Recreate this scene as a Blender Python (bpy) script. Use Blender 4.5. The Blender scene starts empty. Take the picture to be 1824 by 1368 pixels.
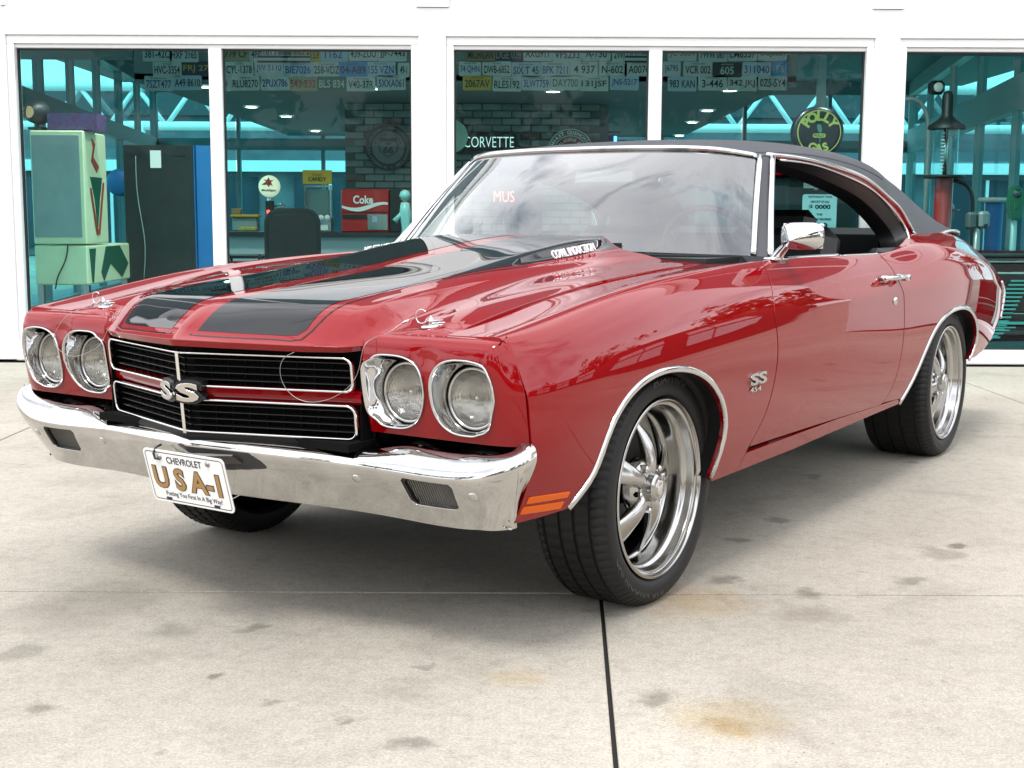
import bpy, bmesh, math, random
import numpy as np
from mathutils import Vector, Matrix
from mathutils.geometry import delaunay_2d_cdt
random.seed(7)
R=math.radians
scn=bpy.context.scene
# ------------------------------------------------------------------ camera, sky, sun, exposure
cam_d=bpy.data.cameras.new('camera'); cam=bpy.data.objects.new('camera',cam_d); scn.collection.objects.link(cam); scn.camera=cam
cam_d.sensor_width=36; cam_d.lens=2307.118/1824*36; cam_d.clip_end=500; cam_d.clip_start=.05
def _cam():
    rt=(-.55295,.83321); h=(-.83321,-.55295)
    rows=[(-0.55341248,0.83289591,0.00436173),(0.10393024,0.07424973,-0.9918092),(-0.82639768,-0.54842627,-0.1276538)]
    W=[Vector((v[0]*rt[0]+v[1]*rt[1],v[0]*h[0]+v[1]*h[1],v[2])) for v in rows]
    m=Matrix((W[0],-W[1],-W[2])).transposed().to_4x4(); m.translation=(0,0,1.0906); return m
cam.matrix_world=_cam()
cam_d.dof.use_dof=False
w=bpy.data.worlds.new('World'); scn.world=w; w.use_nodes=True
nt=w.node_tree; nt.nodes.clear()
def N(t,kind,**k):
    n=t.nodes.new(kind)
    for a,b in k.items(): setattr(n,a,b)
    return n
SUN_EL,SUN_AZ=R(60),R(202)
o=N(nt,'ShaderNodeOutputWorld'); bg=N(nt,'ShaderNodeBackground'); bg.inputs[1].default_value=.1
sky=N(nt,'ShaderNodeTexSky',sky_type='NISHITA',sun_disc=False,sun_elevation=SUN_EL,sun_rotation=SUN_AZ)
tc=N(nt,'ShaderNodeTexCoord'); mp=N(nt,'ShaderNodeMapping'); mp.inputs['Scale'].default_value=(1.0,1.6,3.2); mp.inputs['Rotation'].default_value=(.2,.35,.6)
no=N(nt,'ShaderNodeTexNoise'); no.inputs['Scale'].default_value=2.3; no.inputs['Detail'].default_value=7; no.inputs['Roughness'].default_value=.56; no.inputs['Distortion'].default_value=.5
rp=N(nt,'ShaderNodeValToRGB'); rp.color_ramp.elements[0].position=.24; rp.color_ramp.elements[1].position=.48
rp.color_ramp.elements[0].color=(.0,.0,.0,1); rp.color_ramp.elements[1].color=(1,1,1,1)
no2=N(nt,'ShaderNodeTexNoise'); no2.inputs['Scale'].default_value=1.7; no2.inputs['Detail'].default_value=5
cr=N(nt,'ShaderNodeValToRGB'); cr.color_ramp.elements[0].position=.3; cr.color_ramp.elements[1].position=.68
cr.color_ramp.elements[0].color=(12.5,12.9,14.0,1); cr.color_ramp.elements[1].color=(18.0,18.2,18.6,1)
mx=N(nt,'ShaderNodeMixRGB')
L=nt.links.new
L(tc.outputs['Generated'],mp.inputs[0]); L(mp.outputs[0],no.inputs[0]); L(mp.outputs[0],no2.inputs[0]); L(no.outputs[0],rp.inputs[0]); L(no2.outputs[0],cr.inputs[0])
L(rp.outputs[0],mx.inputs[0]); L(sky.outputs[0],mx.inputs[1]); L(cr.outputs[0],mx.inputs[2]); L(mx.outputs[0],bg.inputs[0]); L(bg.outputs[0],o.inputs[0])
sd=bpy.data.lights.new('sun','SUN'); sd.energy=1.5; sd.angle=R(15); sd.color=(1,.96,.9)
sun=bpy.data.objects.new('sun',sd); scn.collection.objects.link(sun)
_d=Vector((math.sin(SUN_AZ)*math.cos(SUN_EL),math.cos(SUN_AZ)*math.cos(SUN_EL),math.sin(SUN_EL)))
sun.rotation_euler=_d.to_track_quat('Z','Y').to_euler(); sun.location=_d*40
vs=scn.view_settings; vs.view_transform='Standard'; vs.look='None'; vs.gamma=1; vs.exposure=.6; vs.use_curve_mapping=False
scn.cycles.use_denoising=True; scn.cycles.max_bounces=12; scn.cycles.transparent_max_bounces=24
scn.cycles.caustics_reflective=False; scn.cycles.caustics_refractive=False; scn.cycles.sample_clamp_indirect=6
def spl_mat(xs):
    n=len(xs);xs=np.asarray(xs,float);h=np.diff(xs);A=np.zeros((n,n));B=np.zeros((n,n));A[0,0]=A[-1,-1]=1
    for i in range(1,n-1):
        A[i,i-1]=h[i-1];A[i,i]=2*(h[i-1]+h[i]);A[i,i+1]=h[i]
        B[i,i-1]=6/h[i-1];B[i,i]=-6/h[i-1]-6/h[i];B[i,i+1]=6/h[i]
    return np.linalg.solve(A,B)
class Spl:
    """natural cubic spline through rows of values"""
    def __init__(s,xs,ys):
        xs=np.asarray(xs,float);ys=np.asarray(ys,float)
        if xs[0]>xs[-1]:xs=xs[::-1];ys=ys[::-1]
        s.x=xs;s.y=ys;s.m=spl_mat(xs)@ys
    def __call__(s,q):
        q=np.asarray(q,float);sh=q.shape;q=np.clip(q.ravel(),s.x[0],s.x[-1])
        i=np.clip(np.searchsorted(s.x,q)-1,0,len(s.x)-2);h=s.x[i+1]-s.x[i];a=(s.x[i+1]-q)/h;b=1-a
        if s.y.ndim>1:a=a[:,None];b=b[:,None];h=h[:,None]
        r=a*s.y[i]+b*s.y[i+1]+((a**3-a)*s.m[i]+(b**3-b)*s.m[i+1])*h*h/6
        return r.reshape(sh+s.y.shape[1:])
class Loft:
    """surface through lengthwise feature lines: f(x,t)"""
    def __init__(s,X,Y,Z):
        s.n=len(Y);s.Y=Spl(X,np.array(Y).T);s.Z=Spl(X,np.array(Z).T);s.K=spl_mat(np.arange(s.n))
    def _ev(s,R,t):
        M=R@s.K.T;i=np.clip(t.astype(int),0,s.n-2);b=t-i;a=1-b;k=np.arange(len(t))
        return a*R[k,i]+b*R[k,i+1]+((a**3-a)*M[k,i]+(b**3-b)*M[k,i+1])/6
    def __call__(s,x,t):
        x=np.atleast_1d(np.asarray(x,float));t=np.clip(np.atleast_1d(np.asarray(t,float)),0,s.n-1)
        return np.stack([x,s._ev(s.Y(x),t),s._ev(s.Z(x),t)],1)
    def t_of_z(s,x,z,hi):
        x=np.atleast_1d(np.asarray(x,float));lo=np.zeros(len(x));h=np.full(len(x),float(hi))
        for _ in range(30):
            m=(lo+h)/2;b=s(x,m)[:,2]<z;lo=np.where(b,m,lo);h=np.where(b,h,m)
        return (lo+h)/2
SX=[ .92,.70,.45,.15,-.25,-.65,-1.3,-2.0,-2.4,-2.85,-3.3,-3.7,-4.0]
ZC=np.array([.797,.825,.865,.905,.935,.950,.955,.955,.972,.975,.945,.88,.82])
SY=[[.73,.825,.875,.885,.888,.888,.888,.890,.890,.885,.86,.82,.78],
[.805,.88,.922,.930,.932,.932,.932,.935,.937,.93,.905,.865,.82],
[.862,.92,.945,.952,.951,.950,.948,.951,.955,.952,.93,.89,.85],
[.872,.932,.954,.960,.958,.955,.953,.955,.961,.961,.942,.905,.865],
[.872,.932,.951,.955,.953,.951,.951,.953,.960,.962,.945,.908,.868],
[.870,.928,.946,.950,.948,.947,.949,.951,.958,.960,.944,.908,.868],
[.862,.917,.935,.938,.935,.934,.935,.937,.946,.950,.935,.90,.86],
[.850,.898,.912,.913,.910,.908,.908,.910,.920,.927,.914,.882,.842],
[.835,.862,.87,.868,.865,.862,.862,.866,.872,.878,.868,.842,.805],
[.80,.80,.80,.80,.80,.82,.84,.845,.83,.835,.825,.79,.75],
[.69,.69,.69,.69,.69,.70,.80,.80,.765,.762,.760,.72,.70]]
SZ=[.26+f*(ZC-.26) for f in (0,.23,.432,.604,.741,.791,.849,.928,1)]+[
np.array([.798,.826,.864,.903,.932,.948,.953,.955,.992,1.0,.985,.91,.84]),
np.array([.795,.822,.860,.898,.927,.944,.950,.955,1.018,1.025,1.022,.95,.86])]
SIDE=Loft(SX,SY,SZ)
# ------------------------------------------------------------------ helpers
def node_mat(name):
    m=bpy.data.materials.new(name); m.use_nodes=True; t=m.node_tree; t.nodes.clear()
    out=N(t,'ShaderNodeOutputMaterial'); return m,t,out
def P(name,col,rough=.5,metal=0,coat=0,emit=None,es=1,spec=.5,noise=None,bump=None,sheen=0,coatr=.03,trans=0):
    """principled material; noise=(scale, colour2, amount, detail)  bump=(scale, strength, distance)"""
    m,t,out=node_mat(name); b=N(t,'ShaderNodeBsdfPrincipled'); l=t.links.new
    b.inputs['Base Color'].default_value=(*col,1); b.inputs['Roughness'].default_value=rough; b.inputs['Metallic'].default_value=metal
    b.inputs['Coat Weight'].default_value=coat; b.inputs['Coat Roughness'].default_value=coatr; b.inputs['Specular IOR Level'].default_value=spec
    b.inputs['Transmission Weight'].default_value=trans
    if emit: b.inputs['Emission Color'].default_value=(*emit,1); b.inputs['Emission Strength'].default_value=es
    tcn=N(t,'ShaderNodeTexCoord')
    if noise:
        n=N(t,'ShaderNodeTexNoise'); n.inputs['Scale'].default_value=noise[0]; n.inputs['Detail'].default_value=noise[3] if len(noise)>3 else 5
        r=N(t,'ShaderNodeValToRGB'); r.color_ramp.elements[0].position=.35; r.color_ramp.elements[1].position=.65
        a=noise[2]; r.color_ramp.elements[0].color=(*[c*(1-a)+d*a for c,d in zip(col,noise[1])],1); r.color_ramp.elements[1].color=(*col,1)
        l(tcn.outputs['Object'],n.inputs[0]); l(n.outputs[0],r.inputs[0]); l(r.outputs[0],b.inputs['Base Color'])
    if bump:
        n=N(t,'ShaderNodeTexNoise'); n.inputs['Scale'].default_value=bump[0]; n.inputs['Detail'].default_value=4
        u=N(t,'ShaderNodeBump'); u.inputs['Strength'].default_value=bump[1]; u.inputs['Distance'].default_value=bump[2]
        l(tcn.outputs['Object'],n.inputs[0]); l(n.outputs[0],u.inputs['Height']); l(u.outputs[0],b.inputs['Normal'])
    l(b.outputs[0],out.inputs[0]); return m
def glass(name,tint,ior=1.5,extra=0.0,rough=0,gain=1.6):
    """thin pane: clear tinted see-through plus fresnel mirror"""
    m,t,out=node_mat(name); l=t.links.new
    tr=N(t,'ShaderNodeBsdfTransparent'); tr.inputs[0].default_value=(*tint,1); g=N(t,'ShaderNodeBsdfGlossy'); g.inputs['Roughness'].default_value=rough
    f=N(t,'ShaderNodeFresnel'); ge=N(t,'ShaderNodeNewGeometry'); mi=N(t,'ShaderNodeMapRange'); mi.inputs['To Min'].default_value=ior; mi.inputs['To Max'].default_value=1/ior; l(ge.outputs['Backfacing'],mi.inputs['Value']); l(mi.outputs[0],f.inputs[0]); ml=N(t,'ShaderNodeMath',operation='MULTIPLY_ADD'); ml.inputs[1].default_value=gain; ml.inputs[2].default_value=extra; ml.use_clamp=True
    mxx=N(t,'ShaderNodeMixShader'); l(f.outputs[0],ml.inputs[0]); l(ml.outputs[0],mxx.inputs[0]); l(tr.outputs[0],mxx.inputs[1]); l(g.outputs[0],mxx.inputs[2]); l(mxx.outputs[0],out.inputs[0])
    return m
def link(o,parent=None):
    scn.collection.objects.link(o)
    if parent is not None:o.parent=parent
    return o
def mesh(name,V,F,mat,parent=None,smooth=False,normals=None,loc=None):
    me=bpy.data.meshes.new(name); me.from_pydata([tuple(map(float,v)) for v in V],[],[tuple(int(i) for i in f) for f in F]); me.update()
    if mat is not None: me.materials.append(mat)
    if smooth or normals is not None: me.polygons.foreach_set('use_smooth',[True]*len(me.polygons))
    if normals is not None: me.normals_split_custom_set_from_vertices([tuple(map(float,n)) for n in normals])
    o=bpy.data.objects.new(name,me); link(o,parent)
    if loc is not None:o.location=loc
    return o
class MB:
    """collects simple solids into one mesh"""
    def __init__(s): s.V=[];s.F=[]
    def add(s,V,F):
        b=len(s.V); s.V+= [tuple(v) for v in V]; s.F+=[tuple(i+b for i in f) for f in F]; return s
    def box(s,c,d,rot=None,bev=0):
        x,y,z=[a/2 for a in d]
        if bev>0:
            e=min(bev,x*.9,y*.9,z*.9); vs=[]
            for sx in(-1,1):
                for sy in(-1,1):
                    for sz in(-1,1): vs+=[(sx*x,sy*(y-e),sz*(z-e)),(sx*(x-e),sy*y,sz*(z-e)),(sx*(x-e),sy*(y-e),sz*z)]
            bm=bmesh.new()
            for v in vs:bm.verts.new(v)
            r=bmesh.ops.convex_hull(bm,input=bm.verts[:]); bmesh.ops.dissolve_limit(bm,angle_limit=.01,verts=bm.verts[:],edges=bm.edges[:])
            bm.verts.index_update(); V=[v.co.copy() for v in bm.verts]; F=[[v.index for v in f.verts] for f in bm.faces]; bm.free()
        else:
            V=[Vector((i*x,j*y,k*z)) for i in(-1,1) for j in(-1,1) for k in(-1,1)]
            F=[(0,1,3,2),(4,6,7,5),(0,4,5,1),(2,3,7,6),(0,2,6,4),(1,5,7,3)]
        if rot is not None: V=[rot@v for v in V]
        V=[v+Vector(c) for v in V]; return s.add(V,F)
    def bar(s,a,b,w,h=None,up=(0,0,1)):
        a=Vector(a);b=Vector(b);d=b-a;h=h or w; z=d.normalized(); u=Vector(up)
        if abs(z.dot(u))>.98:u=Vector((1,0,0))
        x=z.cross(u).normalized(); y=x.cross(z)
        rot=Matrix((x,y,z)).transposed(); return s.box((a+b)/2,(w,h,d.length),rot)
    def tube(s,pts,r,n=8,closed=False,caps=True):
        pts=[Vector(p) for p in pts]; m=len(pts); V=[];F=[]; prev=None
        rr=r if hasattr(r,'__len__') else [r]*m
        for i,p in enumerate(pts):
            if closed: d=(pts[(i+1)%m]-pts[i-1])
            else: d=(pts[min(i+1,m-1)]-pts[max(i-1,0)])
            d.normalize()
            if prev is None:
                u=Vector((0,0,1)) if abs(d.z)<.9 else Vector((1,0,0)); x=d.cross(u).normalized()
            else: x=(prev-d*prev.dot(d)).normalized()
            prev=x; y=d.cross(x)
            for k in range(n):
                a=2*math.pi*k/n; V.append(p+(x*math.cos(a)+y*math.sin(a))*rr[i])
        for i in range(m if closed else m-1):
            for k in range(n):
                a=i*n+k;b=i*n+(k+1)%n;c=((i+1)%m)*n+(k+1)%n;d2=((i+1)%m)*n+k; F.append((a,b,c,d2))
        if not closed and caps: F+= [tuple(range(n))[::-1],tuple((m-1)*n+k for k in range(n))]
        return s.add(V,F)
    def lathe(s,prof,n=48,axis='z',c=(0,0,0),ang=2*math.pi,mod=None):
        """prof: (r,h)"""
        V=[];F=[];m=len(prof);full=abs(ang-2*math.pi)<1e-6;k=n if full else n+1
        for i in range(k):
            a=ang*i/n
            for j,(r,h) in enumerate(prof):
                if mod:r,h=mod(i,j,r,h)
                x,y=r*math.cos(a),r*math.sin(a)
                v={'z':(x,y,h),'y':(x,h,-y),'x':(h,x,y)}[axis]; V.append((v[0]+c[0],v[1]+c[1],v[2]+c[2]))
        for i in range(n):
            for j in range(m-1):
                a=i*m+j;b=((i+1)%k)*m+j; F.append((a,b,b+1,a+1))
        return s.add(V,F)
    def prism(s,poly,y0,y1,axis='y'):
        """poly in (x,z) extruded along y by default"""
        n=len(poly);f={'y':lambda p,h:(p[0],h,p[1]),'z':lambda p,h:(p[0],p[1],h),'x':lambda p,h:(h,p[0],p[1])}[axis]
        V=[f(p,y0) for p in poly]+[f(p,y1) for p in poly]
        F=[tuple(range(n))[::-1],tuple(range(n,2*n))]+[(i,(i+1)%n,n+(i+1)%n,n+i) for i in range(n)]
        return s.add(V,F)
    def build(s,name,mat,parent=None,smooth=False,loc=None,fix=True,sharp=None):
        o=mesh(name,s.V,s.F,mat,parent,smooth,None,loc)
        if fix:
            bm=bmesh.new(); bm.from_mesh(o.data); bmesh.ops.recalc_face_normals(bm,faces=bm.faces[:]); bm.to_mesh(o.data); bm.free()
        if smooth and sharp: o.data.set_sharp_from_angle(angle=R(sharp))
        return o
def tag(o,label=None,cat=None,group=None,kind=None):
    if label:o['label']=label
    if cat:o['category']=cat
    if group:o['group']=group
    if kind:o['kind']=kind
    return o
def empty(name,loc=(0,0,0),rz=0,label=None,cat=None,group=None,kind=None):
    o=bpy.data.objects.new(name,None); link(o); o.location=loc; o.rotation_euler=(0,0,rz); o.empty_display_size=.1
    return tag(o,label,cat,group,kind)
_fc={}
def text_mesh(txt,size,extrude=.0008,offset=0,align='CENTER',bevel=0,shear=0,space=1):
    c=bpy.data.curves.new('letters','FONT'); c.body=txt; c.size=size; c.extrude=extrude; c.offset=offset; c.align_x=align; c.align_y='CENTER'; c.resolution_u=3; c.bevel_depth=bevel; c.shear=shear; c.space_character=space
    o=bpy.data.objects.new('letters',c); scn.collection.objects.link(o); dg=bpy.context.evaluated_depsgraph_get(); me=bpy.data.meshes.new_from_object(o.evaluated_get(dg))
    V=[v.co.copy() for v in me.vertices]; F=[tuple(p.vertices) for p in me.polygons]
    bpy.data.objects.remove(o); bpy.data.curves.remove(c); bpy.data.meshes.remove(me); return V,F
def text(name,txt,mat,parent,M,size,width=None,extrude=.0008,offset=0,height=None,bevel=0,shear=0,space=1,fn=None):
    """letters on the local xy plane of matrix M; width rescales to fit"""
    V,F=text_mesh(txt,size,extrude,offset,bevel=bevel,shear=shear,space=space)
    if not V:return None
    xs=[v.x for v in V]; ys=[v.y for v in V]; cx=(min(xs)+max(xs))/2; cy=(min(ys)+max(ys))/2
    sx=(width/(max(xs)-min(xs))) if width else 1; sy=(height/(max(ys)-min(ys))) if height else 1
    V=[Vector(((v.x-cx)*sx,(v.y-cy)*sy,v.z)) for v in V]
    if fn: V=[fn(v) for v in V]
    if M is not None: V=[M@v for v in V]
    return mesh(name,V,F,mat,parent)
def frame(o,x,y):
    x=Vector(x).normalized(); z=x.cross(Vector(y)).normalized(); y=z.cross(x); m=Matrix((x,y,z)).transposed().to_4x4(); m.translation=o; return m
def inpoly(px,py,poly):
    n=len(poly); c=np.zeros(px.shape,bool); j=n-1
    for i in range(n):
        xi,yi=poly[i];xj,yj=poly[j]
        if yi!=yj:
            k=((yi>py)!=(yj>py))&(px<(xj-xi)*(py-yi)/(yj-yi)+xi); c^=k
        j=i
    return c
def edist(px,py,poly):
    d=np.full(px.shape,1e9); n=len(poly)
    for i in range(n):
        ax,ay=poly[i];bx,by=poly[(i+1)%n];dx,dy=bx-ax,by-ay;l=dx*dx+dy*dy or 1e-12
        t=np.clip(((px-ax)*dx+(py-ay)*dy)/l,0,1); d=np.minimum(d,np.hypot(px-ax-t*dx,py-ay-t*dy))
    return d
def resamp(poly,h):
    o=[];n=len(poly)
    for i in range(n):
        a=np.array(poly[i]);b=np.array(poly[(i+1)%n]);k=max(1,int(np.ceil(np.linalg.norm(b-a)/h)))
        for j in range(k):o.append(tuple(a+(b-a)*j/k))
    return o
def panel(name,f,poly,mat,parent,sc=(1,1),h=.025,holes=(),flange=.012,mirror=False,flip=False,off=0,label=None,hb=None,wrap=0.0016):
    """trimmed sheet-metal panel: poly is given in the (a,b) domain of surface f; sc makes the domain about metric.
    edges roll inwards by `wrap` and return by `flange` so that the panel has thickness."""
    S=lambda p:(p[0]*sc[0],p[1]*sc[1])
    hb=hb or h*.6
    loops=[resamp([S(p) for p in q],hb) for q in [poly]+list(holes)]
    pts=[];edges=[];rng=[]
    for lp in loops:
        b=len(pts);n=len(lp);pts+=lp;edges+=[(b+i,b+(i+1)%n) for i in range(n)];rng.append((b,n))
    A=np.array(loops[0]);x0,y0=A.min(0);x1,y1=A.max(0)
    gx=np.arange(math.floor(x0/h)*h,x1+h,h);gy=np.arange(math.floor(y0/h)*h,y1+h,h);GX,GY=[q.ravel() for q in np.meshgrid(gx,gy)]
    k=inpoly(GX,GY,loops[0])&(edist(GX,GY,loops[0])>h*.4)
    for lp in loops[1:]: k&=~inpoly(GX,GY,lp)&(edist(GX,GY,lp)>h*.4)
    allp=pts+list(zip(GX[k],GY[k]))
    v,e,fc,ov,_,_=delaunay_2d_cdt([Vector(p) for p in allp],edges,[],1,1e-7)
    v=np.array([tuple(q) for q in v]); fc=np.array([t for t in fc if len(t)==3])
    cen=v[fc].mean(1); k=inpoly(cen[:,0],cen[:,1],loops[0])
    for lp in loops[1:]:k&=~inpoly(cen[:,0],cen[:,1],lp)
    fc=fc[k]; a=v[:,0]/sc[0];b=v[:,1]/sc[1]
    P0=f(a,b);e1=f(a+1e-3/sc[0],b)-f(a-1e-3/sc[0],b);e2=f(a,b+1e-3/sc[1])-f(a,b-1e-3/sc[1]);nn=np.cross(e1,e2)
    if flip:nn=-nn
    nn/=np.linalg.norm(nn,axis=1)[:,None]+1e-12
    P0=P0+nn*off
    # orientation of triangles follows the normal
    t=np.cross(P0[fc[:,1]]-P0[fc[:,0]],P0[fc[:,2]]-P0[fc[:,0]]); w_=(t*nn[fc[:,0]]).sum(1)<0; fc[w_]=fc[w_][:,::-1]
    V=list(P0);Nn=list(nn);F=[tuple(q) for q in fc]
    # boundary edges -> flange
    if flange:
        cnt={}
        for q in F:
            for i in range(3):
                a_,b_=q[i],q[(i+1)%3]; cnt[(a_,b_)]=1
        bd=[(a_,b_) for (a_,b_) in cnt if (b_,a_) not in cnt]
        nb={}
        for a_,b_ in bd:
            d=P0[b_]-P0[a_]; d=d/(np.linalg.norm(d)+1e-12); o_=np.cross(d,nn[a_]); nb.setdefault(a_,[]).append(o_); nb.setdefault(b_,[]).append(o_)
        id1={};id2={}
        for a_ in nb:
            o_=np.mean(nb[a_],0); o_/=np.linalg.norm(o_)+1e-9
            id1[a_]=len(V);V.append(P0[a_]+o_*wrap*.7-nn[a_]*wrap*.3);q=nn[a_]*.75+o_*.66;Nn.append(q/np.linalg.norm(q))
            id2[a_]=len(V);V.append(P0[a_]+o_*wrap-nn[a_]*wrap);Nn.append(o_)
        id0={a_:a_ for a_ in nb};id3={}
        for a_ in nb: id3[a_]=len(V);V.append(V[id2[a_]]-nn[a_]*flange);Nn.append(Nn[id2[a_]])
        for a_,b_ in bd:
            for p_,q_ in ((id0,id1),(id1,id2),(id2,id3)): F.append((p_[b_],p_[a_],q_[a_],q_[b_]))
    o=mesh(name,V,F,mat,parent,True,Nn)
    if label:o['label']=label
    r=[o]
    if mirror:
        m=np.array([1,-1,1]); o2=mesh(name,[p*m for p in V],[q[::-1] for q in F],mat,parent,True,[n*m for n in Nn]); r.append(o2)
        if label:o2['label']=label
    return r
def grid(name,f,na,nb,mat,parent,a=(0,1),b=(0,1),flip=False,mirror=False,closed=False):
    A=np.linspace(*a,na);B=np.linspace(*b,nb);X,Y=[q.ravel() for q in np.meshgrid(A,B,indexing='ij')]
    V=f(X,Y); F=[(i*nb+j,i*nb+j+1,(i+1)*nb+j+1,(i+1)*nb+j) for i in range(na-1) for j in range(nb-1)]
    if flip:F=[q[::-1] for q in F]
    o=mesh(name,V,F,mat,parent,True); r=[o]
    if mirror: r.append(mesh(name,V*[1,-1,1],[q[::-1] for q in F],mat,parent,True))
    return r
def ribbon(name,A,B,mat,parent,mirror=False,smooth=True):
    """sheet between two polylines of equal length (numpy n x 3)"""
    A=np.array(A,float);B=np.array(B,float);n=len(A);V=list(A)+list(B);F=[(i,i+1,n+i+1,n+i) for i in range(n-1)]
    o=mesh(name,V,F,mat,parent,smooth)
    if mirror: mesh(name,[v*np.array([1,-1,1]) for v in V],[q[::-1] for q in F],mat,parent,smooth)
    return o
def moulding(name,C,Nrm,w,hgt,mat,parent,mirror=False,closed=False,base=-.002):
    """half-round trim of width w standing hgt proud along curve C with surface normals Nrm"""
    C=np.array(C,float);Nrm=np.array(Nrm,float);Nrm/=np.linalg.norm(Nrm,axis=1)[:,None]
    T=np.gradient(C,axis=0)
    if closed:T=np.roll(C,-1,0)-np.roll(C,1,0)
    T/=np.linalg.norm(T,axis=1)[:,None]+1e-12;S=np.cross(T,Nrm);S/=np.linalg.norm(S,axis=1)[:,None]+1e-12
    prof=[(-.5,base/hgt),(-.5,.35),(-.36,.8),(-.15,1),(.15,1),(.36,.8),(.5,.35),(.5,base/hgt)];V=[];F=[];m=len(prof);n=len(C)
    for i in range(n):
        for a,b in prof:V.append(C[i]+S[i]*a*w+Nrm[i]*b*hgt)
    for i in range(n if closed else n-1):
        for j in range(m-1):
            q=(i*m+j,i*m+j+1,((i+1)%n)*m+j+1,((i+1)%n)*m+j);F.append(q)
    if not closed:F+=[tuple(range(m)),tuple((n-1)*m+j for j in range(m))[::-1]]
    def go(V,F):
        o=mesh(name,V,F,mat,parent,True); bm=bmesh.new();bm.from_mesh(o.data);bmesh.ops.recalc_face_normals(bm,faces=bm.faces[:]);bm.to_mesh(o.data);bm.free();return o
    o=go(V,F)
    if mirror: go([v*np.array([1,-1,1]) for v in V],F)
    return o
def curve(pts,n=40):
    """smooth curve through points"""
    p=np.array(pts,float);d=np.r_[0,np.cumsum(np.linalg.norm(np.diff(p,axis=0),axis=1))];return Spl(d,p)(np.linspace(0,d[-1],n))
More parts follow.
